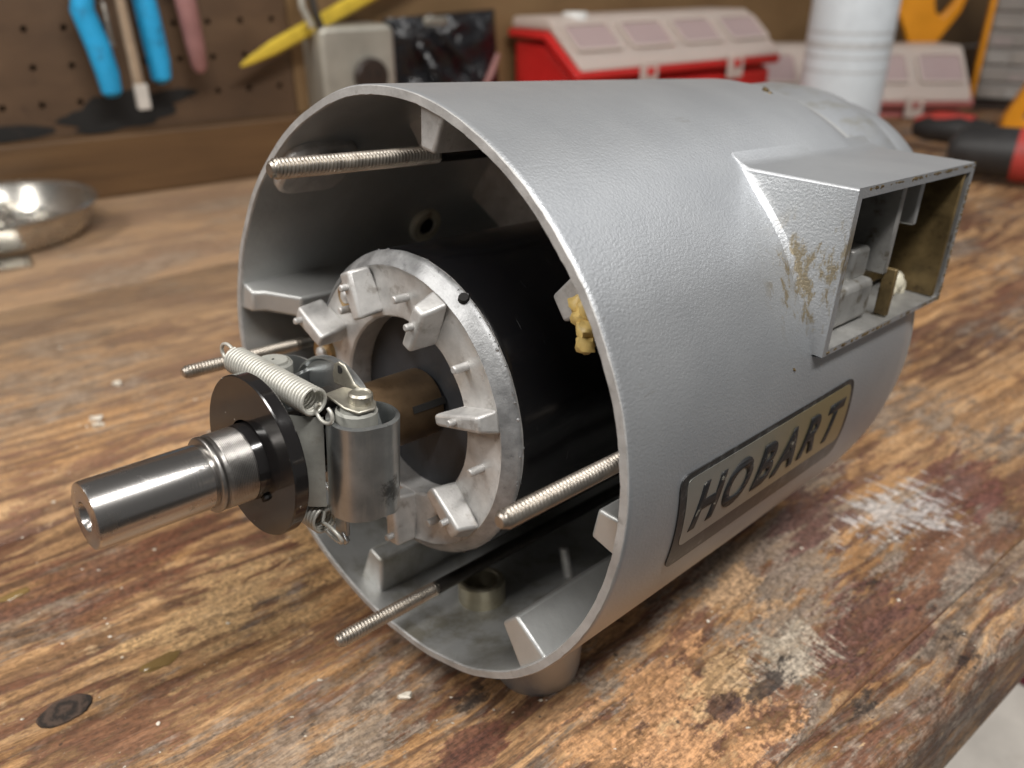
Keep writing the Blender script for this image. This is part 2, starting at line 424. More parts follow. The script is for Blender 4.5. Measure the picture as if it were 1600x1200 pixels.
    c = blotch((0.114, 0.163, 0), 0.003, 0.013, (0.3, 1, 1), 0.45, (0.125, 0.045, 0.030), 0.9, c, 60)
    c = blotch((0.088, 0.189, 0), 0.004, 0.018, (0.6, 1, 1), 0.55, (0.27, 0.22, 0.17), 0.8, c, 60)
    # fibre and pore contrast over everything
    k = n.math('ADD', n.math('MULTIPLY', n.step(micro, 0.40, 0.60), 0.42), n.math('MULTIPLY', n.step(mott, 0.38, 0.60), 0.40))
    kk = n.math('ADD', n.math('ADD', n.math('MULTIPLY', n.step(fib, 0.36, 0.64), 0.36), k), 0.46)
    cc = n.node('ShaderNodeCombineColor')
    for q in range(3):
        n.link(kk, cc.inputs[q])
    c = n.mix(1.0, c, cc.outputs[0], 'MULTIPLY')
    sp2 = n.step(n.noise(P, 430, 2, 0.5), 0.745, 0.79)
    c = n.mix(sp2, c, (0.62, 0.56, 0.47))
    sp3 = n.step(n.noise(n.coords(loc=(4, seed, 8)), 300, 3, 0.5), 0.69, 0.74)
    c = n.mix(n.math('MULTIPLY', sp3, 0.8), c, (0.03, 0.022, 0.018))

    # marks with a place of their own: pale paint scrapes, maroon paint, bare wood by the front
    far = n.math('MULTIPLY', n.step(n.dist((0.20, 0.98, 0)), 0.68, 0.28), 0.58)       # dusty back of the bench, its glancing light also put into the colour
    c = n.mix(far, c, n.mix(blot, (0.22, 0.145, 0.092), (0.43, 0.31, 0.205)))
    rough = n.math('ADD', n.math('MULTIPLY', vm, -0.12), n.math('ADD', n.math('MULTIPLY', fine, 0.25), 0.48))
    h = n.math('ADD', n.math('MULTIPLY', fib, 0.9), n.math('MULTIPLY', late, 0.3))
    h = n.math('ADD', h, n.math('MULTIPLY', vm, 0.45))
    h = n.math('ADD', h, n.math('MULTIPLY', fine, 0.4))
    h = n.math('ADD', h, n.math('MULTIPLY', micro, 0.35))
    bm = n.bump(h, 0.6, 0.0016)
    MAT[name] = n.set(color=c, rough=rough, normal=bm.outputs[0], spec=0.42)


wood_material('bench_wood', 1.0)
wood_material('edge_wood', 4.3, True)
n = N('knot_wood')
d = n.dist((0, 0, 0))
rg = n.noise(n.coords(scale=(1, 1, 1)), 260, 5, 0.7)
ring = n.math('SINE', n.math('MULTIPLY', n.math('ADD', d, n.math('MULTIPLY', rg, 0.010)), 1300))
MAT['knot'] = n.set(color=n.mix(n.math('MULTIPLY', n.math('ADD', ring, 1.0), 0.5), (0.022, 0.016, 0.013), (0.085, 0.055, 0.040)), rough=0.6,
                    normal=n.bump(rg, 0.4, 0.001).outputs[0])


# ------------------------------------------------------------------ geometry helpers
class G:
    def __init__(s):
        s.v = []
        s.f = []

    def add(s, vs, fs):
        k = len(s.v)
        s.v += [tuple(v) for v in vs]
        s.f += [tuple(i + k for i in f) for f in fs]
        return s

    def box(s, c, d, R=None):
        vs = []
        for z in (-1, 1):
            for y in (-1, 1):
                for x in (-1, 1):
                    p = Vector((x * d[0] / 2, y * d[1] / 2, z * d[2] / 2))
                    if R is not None:
                        p = R @ p
                    vs.append(p + Vector(c))
        return s.add(vs, [(0, 2, 3, 1), (4, 5, 7, 6), (0, 1, 5, 4), (1, 3, 7, 5), (3, 2, 6, 7), (2, 0, 4, 6)])

    def lathe(s, prof, n=64, c=(0, 0), axis='Y', caps=(False, False), jit=0.0, skew=0.0):
        """prof: (radius, along). axis Y: x = c0 + r cos, z = c1 + r sin"""
        k = len(s.v)
        m = len(prof)
        for (r, y) in prof:
            for i in range(n):
                t = 2 * pi * i / n
                rr = r + (mnoise.noise(Vector((cos(t) * 9, sin(t) * 9, y * 300))) * jit if jit else 0)
                a, b_ = c[0] + rr * cos(t), c[1] + rr * sin(t)
                s.v.append((a, y, b_) if axis == 'Y' else (a, b_, y))
        for j in range(m - 1):
            for i in range(n):
                i2 = (i + 1) % n
                s.f.append((k + j * n + i, k + j * n + i2, k + (j + 1) * n + i2, k + (j + 1) * n + i))
        if caps[0]:
            s.f.append(tuple(k + i for i in range(n)))
        if caps[1]:
            s.f.append(tuple(k + (m - 1) * n + i for i in range(n)))
        return s

    def thread(s, c, y0, y1, r, depth, pitch, n=18, sub=4):
        """a helical thread along Y"""
        k = len(s.v)
        rows = int((y1 - y0) / pitch * sub)
        for j in range(rows + 1):
            for i in range(n):
                t = 2 * pi * i / n
                y = y0 + (j / sub - 1 + i / n) * pitch
                rr = r - depth * (1, 0.35, 0, 0.35)[j % 4] if sub == 4 else r - depth * (0.5 + 0.5 * cos(2 * pi * j / sub))
                if y < y0 + 0.0008:
                    rr = min(rr, r - depth * 0.9)
                y = min(max(y, y0), y1)
                s.v.append((c[0] + rr * cos(t), y, c[1] + rr * sin(t)))
        for j in range(rows):
            for i in range(n):
                i2 = (i + 1) % n
                if i2 == 0:
                    if j + 1 + sub <= rows:
                        s.f.append((k + j * n + i, k + (j + sub) * n, k + (j + 1 + sub) * n, k + (j + 1) * n + i))
                    continue
                s.f.append((k + j * n + i, k + j * n + i2, k + (j + 1) * n + i2, k + (j + 1) * n + i))
        # end dome and tail
        s.lathe([(0.0002, y0 - 0.0007), (r * 0.55, y0 - 0.0006), (r - depth, y0), (r - depth, y0 + 0.002)], n, c, caps=(True, False))
        s.lathe([(r - depth, y0), (r - depth, y1 + 0.0005)], n, c)
        return s

    def tube(s, path, r, n=10, caps=True):
        k = len(s.v)
        P = [Vector(p) for p in path]
        m = len(P)
        up = None
        for j in range(m):
            t = (P[min(j + 1, m - 1)] - P[max(j - 1, 0)]).normalized()
            if up is None:
                up = Vector((0, 0, 1)) if abs(t.z) < 0.9 else Vector((1, 0, 0))
            x = (up - t * up.dot(t)).normalized()
            up = x
            y = t.cross(x)
            rr = r[j] if isinstance(r, (list, tuple)) else r
            for i in range(n):
                a = 2 * pi * i / n
                s.v.append(tuple(P[j] + x * (rr * cos(a)) + y * (rr * sin(a))))
        for j in range(m - 1):
            for i in range(n):
                i2 = (i + 1) % n
                s.f.append((k + j * n + i, k + j * n + i2, k + (j + 1) * n + i2, k + (j + 1) * n + i))
        if caps:
            s.f.append(tuple(k + i for i in range(n)))
            s.f.append(tuple(k + (m - 1) * n + i for i in range(n)))
        return s

    def prism(s, poly, fn, t0, t1):
        """extrude a 2-D outline; fn(u, v, t) gives the 3-D point"""
        m = len(poly)
        vs = [fn(p[0], p[1], t0) for p in poly] + [fn(p[0], p[1], t1) for p in poly]
        fs = [tuple(range(m)), tuple(range(2 * m - 1, m - 1, -1))]
        fs += [(i, (i + 1) % m, m + (i + 1) % m, m + i) for i in range(m)]
        return s.add(vs, fs)

    def blob(s, c, r, seed=0, sq=(1, 1, 1), rough=0.3, n=7):
        k = len(s.v)
        for j in range(1, n):
            p = pi * j / n
            for i in range(n + 2):
                t = 2 * pi * i / (n + 2)
                d = Vector((sin(p) * cos(t), sin(p) * sin(t), cos(p)))
                q = r * (1 + rough * 2 * mnoise.noise(d * 1.6 + Vector((seed, seed * 2.3, 0))))
                s.v.append((c[0] + d.x * q * sq[0], c[1] + d.y * q * sq[1], c[2] + d.z * q * sq[2]))
        m = n + 2
        for j in range(n - 2):
            for i in range(m):
                i2 = (i + 1) % m
                s.f.append((k + j * m + i, k + j * m + i2, k + (j + 1) * m + i2, k + (j + 1) * m + i))
        s.f.append(tuple(k + i for i in range(m)))
        s.f.append(tuple(k + (n - 2) * m + i for i in range(m)))
        return s

    def mesh(s, name, mat, angle=35):
        me = bpy.data.meshes.new(name)
        me.from_pydata(s.v, [], s.f)
        bm = bmesh.new()
        bm.from_mesh(me)
        bmesh.ops.remove_doubles(bm, verts=bm.verts, dist=1e-6)
        bmesh.ops.recalc_face_normals(bm, faces=bm.faces)
        bm.to_mesh(me)
        bm.free()
        me.materials.append(MAT[mat])
        me.shade_smooth()
        me.set_sharp_from_angle(angle=radians(angle))
        return me

    def build(s, name, mat, parent=None, bevel=0, angle=35, seg=2):
        o = bpy.data.objects.new(name, s.mesh(name, mat, angle))
        col.objects.link(o)
        if parent:
            o.parent = parent
        if bevel:
            b = o.modifiers.new('bevel', 'BEVEL')
            b.width = bevel
            b.segments = seg
            b.limit_method = 'ANGLE'
            b.angle_limit = radians(30)
        return o


def tag(o, label=None, cat=None, group=None, kind=None):
    for k, v in (('label', label), ('category', cat), ('group', group), ('kind', kind)):
        if v:
            o[k] = v
    return o


def thing(name, label, cat, matrix=None, group=None):
    o = bpy.data.objects.new(name, None)
    o.empty_display_size = 0.02
    col.objects.link(o)
    if matrix is not None:
        o.matrix_world = matrix
    return tag(o, label, cat, group)


def copy_part(o, parent, M=None):
    c = o.copy()
    col.objects.link(c)
    c.parent = parent
    if M is not None:
        c.matrix_local = M
    return c


def frame(loc, x, z=Vector((0, 0, 1))):
    x = Vector(x).normalized()
    y = z.cross(x)
    return Matrix(((x.x, y.x, z.x, loc[0]), (x.y, y.y, z.y, loc[1]), (x.z, y.z, z.z, loc[2]), (0, 0, 0, 1)))


def rounded(w, h, r, n=5, cx=0, cy=0):
    out = []
    for (sx, sy, a0) in ((1, 1, 0), (-1, 1, 90), (-1, -1, 180), (1, -1, 270)):
        for i in range(n + 1):
            a = radians(a0 + 90 * i / n)
            out.append((cx + sx * (w / 2 - r) + r * cos(a), cy + sy * (h / 2 - r) + r * sin(a)))
    return out


# ------------------------------------------------------------------ setting: floor, bench, wall
floor = G().box((0, 0.5, -1.31), (8, 8, 0.02)).build('floor', 'cement')
tag(floor, kind='structure')

PD = Vector((cos(radians(39.3)), sin(radians(39.3)), 0))
BENCH = frame((0, 0, 0), PD)               # x along the planks, -y to the front edge
bench = thing('workbench', 'worn wooden workbench top with stained planks under the motor', 'workbench', BENCH)
# plank lines, measured across the bench (y): front edge -0.0465, seam -0.080+...
Y_EDGE = 0.1905 * cos(radians(39.3)) - 0.130 * sin(radians(39.3))
Y_SEAM = 0.1905 * cos(radians(39.3)) - 0.0885 * sin(radians(39.3))


def plank(y0, y1, mat, th=0.045, x0=-1.1, x1=2.6, chew=False):
    g = G()
    nx = 260 if chew else 40
    rows = []
    for i in range(nx + 1):
        x = x0 + (x1 - x0) * i / nx
        w = mnoise.noise(Vector((x * 22, 1.3, 0))) * 0.0022 + mnoise.noise(Vector((x * 95, 4, 0))) * 0.0011 if chew else 0
        w2 = mnoise.noise(Vector((x * 30, 9.3, 0))) * 0.0016 + mnoise.noise(Vector((x * 120, 14, 0))) * 0.0009 if chew else 0
        if chew:
            prof = [(y1, 0), (y0 + 0.0075 + w, 0), (y0 + 0.0035 + w, -0.0016 + w2 * 0.3), (y0 + 0.001 + w * 0.5, -0.006 + w2), (y0, -0.012 + w2), (y0, -th), (y1, -th)]
        else:
            e = 0.0007
            prof = [(y1, -e), (y1 - e, 0), (y0 + e, 0), (y0, -e), (y0, -th), (y1, -th)]
        rows.append([(x, p[0], p[1]) for p in prof])
    m = len(rows[0])
    vs = [p for r in rows for p in r]
    fs = []
    for i in range(nx):
        for j in range(m):
            j2 = (j + 1) % m
            fs.append((i * m + j, i * m + j2, (i + 1) * m + j2, (i + 1) * m + j))
    fs += [tuple(range(m)), tuple(range(nx * m, nx * m + m))]
    g.add(vs, fs)
    return g.build('plank', mat, bench, angle=50)


plank(Y_EDGE, Y_SEAM - 0.0004, 'edge_wood', chew=True)
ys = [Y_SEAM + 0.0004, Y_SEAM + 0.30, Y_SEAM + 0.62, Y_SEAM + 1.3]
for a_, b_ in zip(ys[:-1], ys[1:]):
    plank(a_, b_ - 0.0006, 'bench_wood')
apron = G().box((0.7, Y_EDGE + 0.045, -0.11), (3.6, 0.03, 0.128)).build('apron', 'ledger', bench, 0.002)
for x in (-0.9, 2.3):
    G().box((x, Y_EDGE + 0.105, -0.6725), (0.09, 0.088, 1.2535)).build('leg', 'ledger', bench, 0.003)
    G().box((x, Y_EDGE + 0.9, -0.6725), (0.09, 0.088, 1.2535)).build('leg', 'ledger', bench, 0.003)
shelf = G().box((0.7, Y_EDGE + 0.32, -0.55), (3.1, 0.9, 0.03)).build('lower_shelf', 'ledger', bench, 0.002)


def bench_pt(x, y, z=0.0):
    return Vector((x, y, z))


# knot, drips, crumbs on the bench
K = Vector((-0.1625, 0.2145, 0))
g = G()
vs = [(0.0092 * cos(2 * pi * i / 28) * (1 + 0.12 * mnoise.noise(Vector((cos(2 * pi * i / 28) * 2, sin(2 * pi * i / 28) * 2, 0)))),
       0.0060 * sin(2 * pi * i / 28) * (1 + 0.15 * mnoise.noise(Vector((cos(2 * pi * i / 28) * 2, 5, sin(2 * pi * i / 28) * 2)))), 0.0) for i in range(28)]
g.add(vs + [(x * 1.04, y * 1.04, -0.0008) for x, y, z in vs], [tuple(range(28))] + [(i, (i + 1) % 28, 28 + (i + 1) % 28, 28 + i) for i in range(28)])
kn = g.build('knot', 'knot', bench)
kn.matrix_local = BENCH.inverted() @ frame((K.x, K.y, 0.0006), PD)
for (x, y, r) in ((-0.214, 0.276, 0.0042), (-0.137, 0.237, 0.0046), (-0.135, 0.2405, 0.003)):
    G().blob((0, 0, 0), r, seed=x * 50, sq=(1.5, 0.7, 0.28), rough=0.2, n=9).build('varnish_drip', 'varnish_drip', bench).matrix_local = \
        BENCH.inverted() @ frame((x, y, 0.0), PD)

g = G()
rnd = random.Random(11)
for i in range(330):
    near = rnd.random() < 0.66
    if near:
        x, y = rnd.uniform(-0.26, 0.22), rnd.uniform(0.17, 0.55)
    else:
        x, y = rnd.uniform(-0.6, 0.7), rnd.uniform(0.4, 1.2)
    if (Vector((x, y, 0))).dot(Vector((PD.y, -PD.x, 0))) > -Y_EDGE - 0.008:
        continue
    r = rnd.choice((0.0003, 0.0003, 0.0004, 0.0005, 0.0007))
    g.blob((x, y, r * 0.35), r, seed=i, sq=(rnd.uniform(0.8, 2.2), rnd.uniform(0.6, 1.2), 0.5), rough=0.5, n=4)
tag(g.build('crumbs', 'crumbs'), kind='stuff', label='tiny pale crumbs and metal specks scattered over the bench', cat='crumbs')
for i, (x, y, r, lab) in enumerate((
        (-0.0395, 0.2205, 0.0022, 'pale plaster flake on the bench in front of the threaded rods'),
        (-0.252, 0.472, 0.0030, 'small white crumb farthest from the camera, left of the dark shaft disc'),
        (-0.246, 0.428, 0.0030, 'pair of whitish crumbs nearer the shaft, lying left of the black disc'))):
    g = G().blob((0, 0, r * 0.4), r, seed=i * 3.7 + 1, sq=(1.2, 0.8, 0.55), rough=0.45, n=6)
    if i == 2:
        g.blob((0.004, -0.008, r * 0.4), r, seed=9, sq=(1.3, 0.8, 0.5), rough=0.45, n=6)
    o = g.build('flake', 'crumbs')
    o.location = (x, y, 0)
    tag(o, lab, 'flake', 'pale flakes lying on the bench')

# wall
P1 = Vector((-0.46634, 0.92339, 0))
WALL = frame(P1, WD)                       # x along wall, y into the wall, z up
wall = thing('back_wall', 'brown pegboard and hardboard wall with a wooden ledger behind the bench', 'wall', WALL)
G().box((0.9, 0.010, 0.034), (4.6, 0.020, 0.066)).build('ledger_board', 'ledger', wall, 0.0015)
g = G()
W0, W1, Z0, Z1, PIT = -0.9, 0.250, 0.0675, 0.62, 0.0375
nx, nz = int((W1 - W0) / PIT), int((Z1 - Z0) / PIT)
ox, oz = 0.010 - 0.5 * PIT, 0.1395 - 0.5 * PIT
ix0 = -int((ox - W0) / PIT)
for i in range(ix0, ix0 + nx + 1):
    for j in range(-2, nz):
        x0, z0 = ox + i * PIT, oz + j * PIT
        if x0 + PIT > W1 + 0.02 or z0 < Z0 - 0.03:
            continue
        cx, cz = x0 + PIT / 2, z0 + PIT / 2
        sq, ci, cb_ = [], [], []
        for k in range(12):
            a = 2 * pi * k / 12 + pi / 4
            d = max(abs(cos(a)), abs(sin(a)))
            sq.append((cx + cos(a) / d * PIT / 2, 0.021, max(cz + sin(a) / d * PIT / 2, Z0)))
            ci.append((cx + cos(a) * 0.0034, 0.021, cz + sin(a) * 0.0034))
            cb_.append((cx + cos(a) * 0.0034, 0.026, cz + sin(a) * 0.0034))
        g.add(sq + ci + cb_, [(k, (k + 1) % 12, 12 + (k + 1) % 12, 12 + k) for k in range(12)] +
              [(12 + k, 12 + (k + 1) % 12, 24 + (k + 1) % 12, 24 + k) for k in range(12)])
g.build('pegboard', 'peg', wall)
G().box((-0.32, 0.0475, 0.34), (1.3, 0.03, 0.68)).build('backing', 'tar', wall)
G().box((1.743, 0.0265, 0.37), (2.975, 0.010, 0.604)).build('hardboard_panel', 'hardboard', wall)
# black smear over the bottom of the pegboard
pts = []
for i in range(40):
    t = 2 * pi * i / 40
    r = 1 + 0.5 * mnoise.noise(Vector((cos(t) * 1.7, sin(t) * 1.7, 2.2))) + 0.18 * mnoise.noise(Vector((cos(t) * 6, sin(t) * 6, 2.2)))
    pts.append((0.058 + 0.062 * r * cos(t), 0.0905 + 0.0175 * r * sin(t) + 0.012 * (cos(t) * 0.6)))
G().prism(pts, lambda u, v, t: (u, t, max(v, 0.068)), 0.0200, 0.0205).build('tar_smear', 'tar', wall)
pts = [(-0.07 + 0.05 * cos(2 * pi * i / 20), 0.076 + 0.008 * sin(2 * pi * i / 20) * (1 + 0.4 * mnoise.noise(Vector((i * 0.7, 3, 1))))) for i in range(20)]
G().prism(pts, lambda u, v, t: (u, t, max(v, 0.068)), 0.0202, 0.0205).build('tar_smear', 'tar', wall)


def wall_frame(w, z, out=0.0):
    return frame(P1 + WD * w + WN * out + Vector((0, 0, z)), WD)


# ---- pliers with blue handles, hanging on the pegboard
t = thing('pliers', 'pliers with two bright blue dipped handles hanging on the pegboard', 'pliers', wall_frame(0.062, 0.11, 0.012))
for s_, x0, x1, zb in ((-1, -0.024, -0.036, 0.0), (1, 0.029, 0.026, 0.010)):
    path = [(x0, 0, zb + 0.004), (x0 * 1.02, 0, zb + 0.022), (x0 + (x1 - x0) * 0.35, 0, zb + 0.05), (x1, 0, zb + 0.085), (x1 * 0.8, 0, zb + 0.115), (x1 * 0.35, 0, zb + 0.14)]
    G().tube([(x0 + 0.0005, 0, zb - 0.0005)] + path, [0.006, 0.0104, 0.0118, 0.0122, 0.0118, 0.0098, 0.008], 16).build('handle', 'blue_rubber', t)
    G().tube([(x1 * 0.4, 0, zb + 0.135), (-x1 * 0.1, 0, 0.165), (-x1 * 0.35, 0, 0.19), (-x1 * 0.1, 0, 0.235)], [0.007, 0.009, 0.010, 0.003], 10).build('jaw', 'dark_rod_steel', t)
G().tube([(0, -0.010, 0.163), (0, 0.010, 0.163)], 0.010, 16).build('pivot', 'rod_steel', t)

t = thing('scraper', 'thin tan wooden stick hanging between the two blue plier handles', 'stick', wall_frame(0.060, 0.101, 0.026))
G().tube([(0.004, 0, 0.0), (0.003, 0, 0.05), (0.0, 0, 0.16)], [0.0058, 0.0055, 0.0045], 8).build('stick', 'tan_wood', t)
G().box((0.0046, 0, 0.008), (0.0125, 0.0125, 0.026)).build('ferrule', 'pale_cloth', t, 0.001)
t = thing('hook_rod', 'thin grey wire hook on the pegboard between the blue handles', 'hook', wall_frame(0.047, 0.16, 0.0))
G().tube([(0, 0.006, 0.04), (0, -0.012, 0.04), (0, -0.016, 0.03), (0, -0.016, 0.004), (0, -0.02, 0.0)], 0.0022, 8).build('wire', 'rod_steel', t)

t = thing('screwdriver', 'tool with a dull pink handle hanging right of the blue pliers', 'screwdriver', wall_frame(0.133, 0.127, 0.012))
G().tube([(0.001, 0, 0), (0.001, 0, 0.006), (0.0, 0, 0.03), (-0.003, 0, 0.075), (-0.007, 0, 0.105)], [0.004, 0.0085, 0.0105, 0.0115, 0.009], 12).build('handle', 'pink_rubber', t)
G().tube([(-0.007, 0, 0.1), (-0.012, 0, 0.19)], 0.004, 8).build('blade', 'rod_steel', t)

t = thing('plastic_stick', 'yellow pointed plastic stick hanging slantwise on the wall', 'stick', wall_frame(0.181, 0.131, 0.010))
d = Vector((0.154, 0, 0.0645)).normalized()
G().tube([d * 0.0, d * 0.012, d * 0.045, d * 0.12, d * 0.30], [0.0015, 0.0045, 0.0085, 0.0092, 0.0092], 6).build('stick', 'yellow_plastic', t)

t = thing('peg_hook', 'small steel peg hook gripping the yellow stick', 'hook', wall_frame(0.262, 0.162, 0.018))
G().tube([(0.003, 0.02, 0.055), (-0.004, -0.004, 0.05), (-0.007, -0.010, 0.03), (0.002, -0.012, 0.008)], 0.0042, 8).build('prong', 'galvanised', t)
G().tube([(0.008, 0.02, 0.06), (0.006, -0.004, 0.05), (0.010, -0.008, 0.02), (0.016, -0.006, 0.004)], 0.0050, 8).build('prong', 'dark_rod_steel', t)

# ---- surface mounted outlet box
t = thing('outlet_box', 'grey metal outlet box with a round dark socket on the wall', 'outlet', wall_frame(0.319, 0.06, 0.0))
g = G().prism(rounded(0.098, 0.112, 0.010, 5, 0, 0.054), lambda u, v, y: (u, y, v), -0.034, 0.024)
g.build('box', 'galvanised', t, 0.006, seg=4)
G().lathe([(0.0005, -0.0445), (0.019, -0.0445), (0.0215, -0.042), (0.0215, -0.0335)], 32, (0.012, 0.052), caps=(True, False)).build('socket', 'dark_bakelite', t)
for dx in (-0.007, 0.007):
    G().box((0.012 + dx, -0.0446, 0.056), (0.0022, 0.001, 0.009)).build('slot', 'tar', t)
G().tube([(0.012, -0.0452, 0.040), (0.012, -0.0440, 0.040)], 0.003, 10).build('slot', 'tar', t)

# ---- black plastic pouch hung on the wall
t = thing('plastic_pouch', 'black glossy plastic pouch with a pink stripe hung beside the outlet box', 'pouch', wall_frame(0.452, 0.07, 0.0))
g = G()
nx, nz = 22, 18
vs, fs = [], []
for side in (0, 1):
    for j in range(nz + 1):
        for i in range(nx + 1):
            x, z = i / nx, j / nz
            e = min(1, 6 * min(x, 1 - x, z, 1 - z))
            y = -0.006 - 0.020 * e * (0.6 + 0.8 * mnoise.noise(Vector((x * 3.4, z * 3.4, 2)))) if side == 0 else 0.0
            vs.append((-0.082 + 0.164 * x + 0.010 * (1 - z) * (x - 0.3), y, 0.104 * z + 0.006 * x * z))
M_ = (nx + 1) * (nz + 1)
for j in range(nz):
    for i in range(nx):
        a = j * (nx + 1) + i
        fs.append((a, a + 1, a + nx + 2, a + nx + 1))
        fs.append((M_ + a, M_ + a + nx + 1, M_ + a + nx + 2, M_ + a + 1))
edge = [i for i in range(nx + 1)] + [j * (nx + 1) + nx for j in range(1, nz + 1)] + [nz * (nx + 1) + i for i in range(nx - 1, -1, -1)] + [j * (nx + 1) for j in range(nz - 1, 0, -1)]
for k in range(len(edge)):
    a, b2 = edge[k], edge[(k + 1) % len(edge)]
    fs.append((a, b2, M_ + b2, M_ + a))
g.add(vs, fs).build('pouch', 'pouch', t, angle=60)
G().tube([(0.044, -0.030, 0.010), (0.060, -0.030, 0.032), (0.074, -0.026, 0.056)], [0.003, 0.0045, 0.003], 8).build('stripe', 'pink_rubber', t)
G().box((-0.012, -0.010, 0.098), (0.034, 0.006, 0.012)).build('hang_tab', 'yellow_zinc', t, 0.002)
G().tube([(-0.045, -0.022, 0.075), (-0.03, -0.034, 0.045), (0.0, -0.036, 0.02), (0.02, -0.03, 0.004)], [0.004, 0.006, 0.007, 0.005], 8).build('fold', 'pouch', t)
G().tube([(-0.02, -0.024, 0.092), (0.008, -0.034, 0.062), (0.03, -0.03, 0.045)], [0.004, 0.006, 0.004], 8).build('fold', 'pouch', t)


# ---- red organizers with frosted slanted lids
def organizer(M, label, group, length=0.385, zf=0.108, zt=0.158, red='red_plastic'):
    t = thing('parts_organizer', label, 'organizer', M, group)
    # side profile: y to the back, z up. Front low, back high
    D = 0.150
    G().prism([(0.006, 0), (D, 0), (D, zt - 0.02), (0.085, zt - 0.022), (0.020, zf - 0.012), (0.006, zf - 0.018)], lambda y, z, x: (x, y, z), 0.006, length - 0.006).build('bin', red, t, 0.003)
    # red flange following the lid
    prof = [(0.0, zf - 0.010), (0.072, zt - 0.014), (D + 0.004, zt - 0.014), (D + 0.004, zt - 0.004), (0.068, zt - 0.004), (-0.004, zf)]
    G().prism(prof, lambda y, z, x: (x, y, z), -0.004, length + 0.004).build('flange', red, t, 0.002)
    lidp = [(-0.003, zf + 0.0015), (0.067, zt - 0.0025), (D + 0.002, zt - 0.0025), (D, zt + 0.012), (0.070, zt + 0.014), (0.060, zt + 0.008), (0.004, zf + 0.016)]
    G().prism(lidp, lambda y, z, x: (x, y, z), 0.001, length - 0.001).build('lid', 'lid', t, 0.004)
    # four sunk windows framed by ribs on the slope
    dy, dz = 0.056, zt - zf - 0.008
    sl = Vector((0, dy, dz)).normalized()
    nn = Vector((0, -sl.z, sl.y))
    base = Vector((0, 0.004, zf + 0.016))
    L = (dy ** 2 + dz ** 2) ** 0.5
    for k in range(4):
        xc = length * (k + 0.5) / 4
        w = length / 4 - 0.024
        fn = lambda u, v, tt: tuple(Vector((xc + u, 0, 0)) + base + sl * (L * 0.54 + v) + nn * tt)
        G().prism(rounded(w, L * 0.60, 0.006), fn, 0.0012, 0.0024).build('window', 'window', t)
        fr_o, fr_i = rounded(w + 0.010, L * 0.60 + 0.010, 0.009), rounded(w, L * 0.60, 0.006)
        m = len(fr_o)
        vs = [fn(u, v, 0.001) for u, v in fr_o] + [fn(u, v, 0.005) for u, v in fr_o] + [fn(u, v, 0.005) for u, v in fr_i] + [fn(u, v, 0.001) for u, v in fr_i]
        fs = []
        for r_ in range(3):
            for i in range(m):
                i2 = (i + 1) % m
                fs.append((r_ * m + i, r_ * m + i2, (r_ + 1) * m + i2, (r_ + 1) * m + i))
        G().add(vs, fs).build('window_frame', 'lid', t)
    for xl in (length * 0.30, length * 0.74):
        G().box((xl, -0.008, zf - 0.006), (0.030, 0.006, 0.034)).build('latch', 'lid', t, 0.002)
        G().box((xl, -0.0115, zf - 0.002), (0.012, 0.003, 0.010)).build('catch', red, t, 0.001)
    return t


organizer(frame((0.085, 1.128, 0), WD), 'red organizer with frosted four-window lid standing behind the motor housing', 'red parts organizers')
organizer(frame((0.39, 1.44, 0), (1, 0.02, 0)), 'pinkish frosted organizer with red base behind the white can', 'red parts organizers', 0.375, 0.026, 0.095, 'faded_red_plastic')
o = thing('jar_lid', 'round white plastic jar lid on top of the nearer red organizer', 'jar lid', frame((0.085, 1.225, 0.164), WD))
G().lathe([(0.0175, 0.0), (0.0175, 0.010), (0.016, 0.0125), (0.001, 0.0128)], 28, axis='Z', caps=(True, True)).build('cap', 'white_plastic', o)

# ---- white spray can
t = thing('spray_can', 'white cylindrical can with grey bands behind the rear of the motor', 'can', frame((0.438, 1.165, 0), (1, 0, 0)))
R_ = 0.053
G().lathe([(0.049, 0.0), (R_, 0.004), (R_, 0.20), (R_ * 0.97, 0.206), (0.044, 0.222), (0.032, 0.232), (0.030, 0.262), (0.001, 0.264)], 48, axis='Z', caps=(True, True)).build('can', 'can_white', t)
for z, h in ((0.158, 0.003), (0.143, 0.008), (0.129, 0.003), (0.112, 0.0025)):
    G().lathe([(R_ + 0.0003, z - h / 2), (R_ + 0.0003, z + h / 2)], 48, axis='Z').build('printed_band', 'grey_print', t)

# ---- stacked clear drawer cases with orange trim
t = thing('drawer_cabinet', 'stack of clear grey drawers with orange strips at the right end of the bench', 'cabinet', frame((0.86, 1.53, 0), (cos(radians(-24)), sin(radians(-24)), 0)))
G().box((0.16, 0.10, 0.006), (0.42, 0.20, 0.012)).build('base', 'dark_bakelite', t)
for cx in (0.0, 0.135, 0.27):
    for k in range(9):
        z = 0.030 + k * 0.0285
        d_ = G().box((cx + 0.02, 0.09, z), (0.124, 0.16, 0.0276)).build('drawer', 'drawer', t, 0.004)
        for q in range(3):
            hq = 0.010 + 0.009 * ((k * 7 + q * 5 + int(cx * 100)) % 4) / 3
            G().box((cx - 0.018 + 0.038 * q, 0.085, z - 0.0105 + hq / 2), (0.033, 0.13, hq)).build('contents', ('drawer_goods', 'lilac_goods', 'grey_print', 'dark_goods')[(k * 3 + q * 2 + int(cx * 40)) % 4], d_, 0.002)
for cx in (-0.047, 0.0875, 0.2225, 0.36):
    G().box((cx, 0.03, 0.148), (0.0085, 0.05, 0.266)).build('trim_strip', 'orange_plastic', t, 0.002)
G().box((0.155, 0.10, 0.289), (0.43, 0.19, 0.012)).build('top', 'dark_bakelite', t, 0.002)

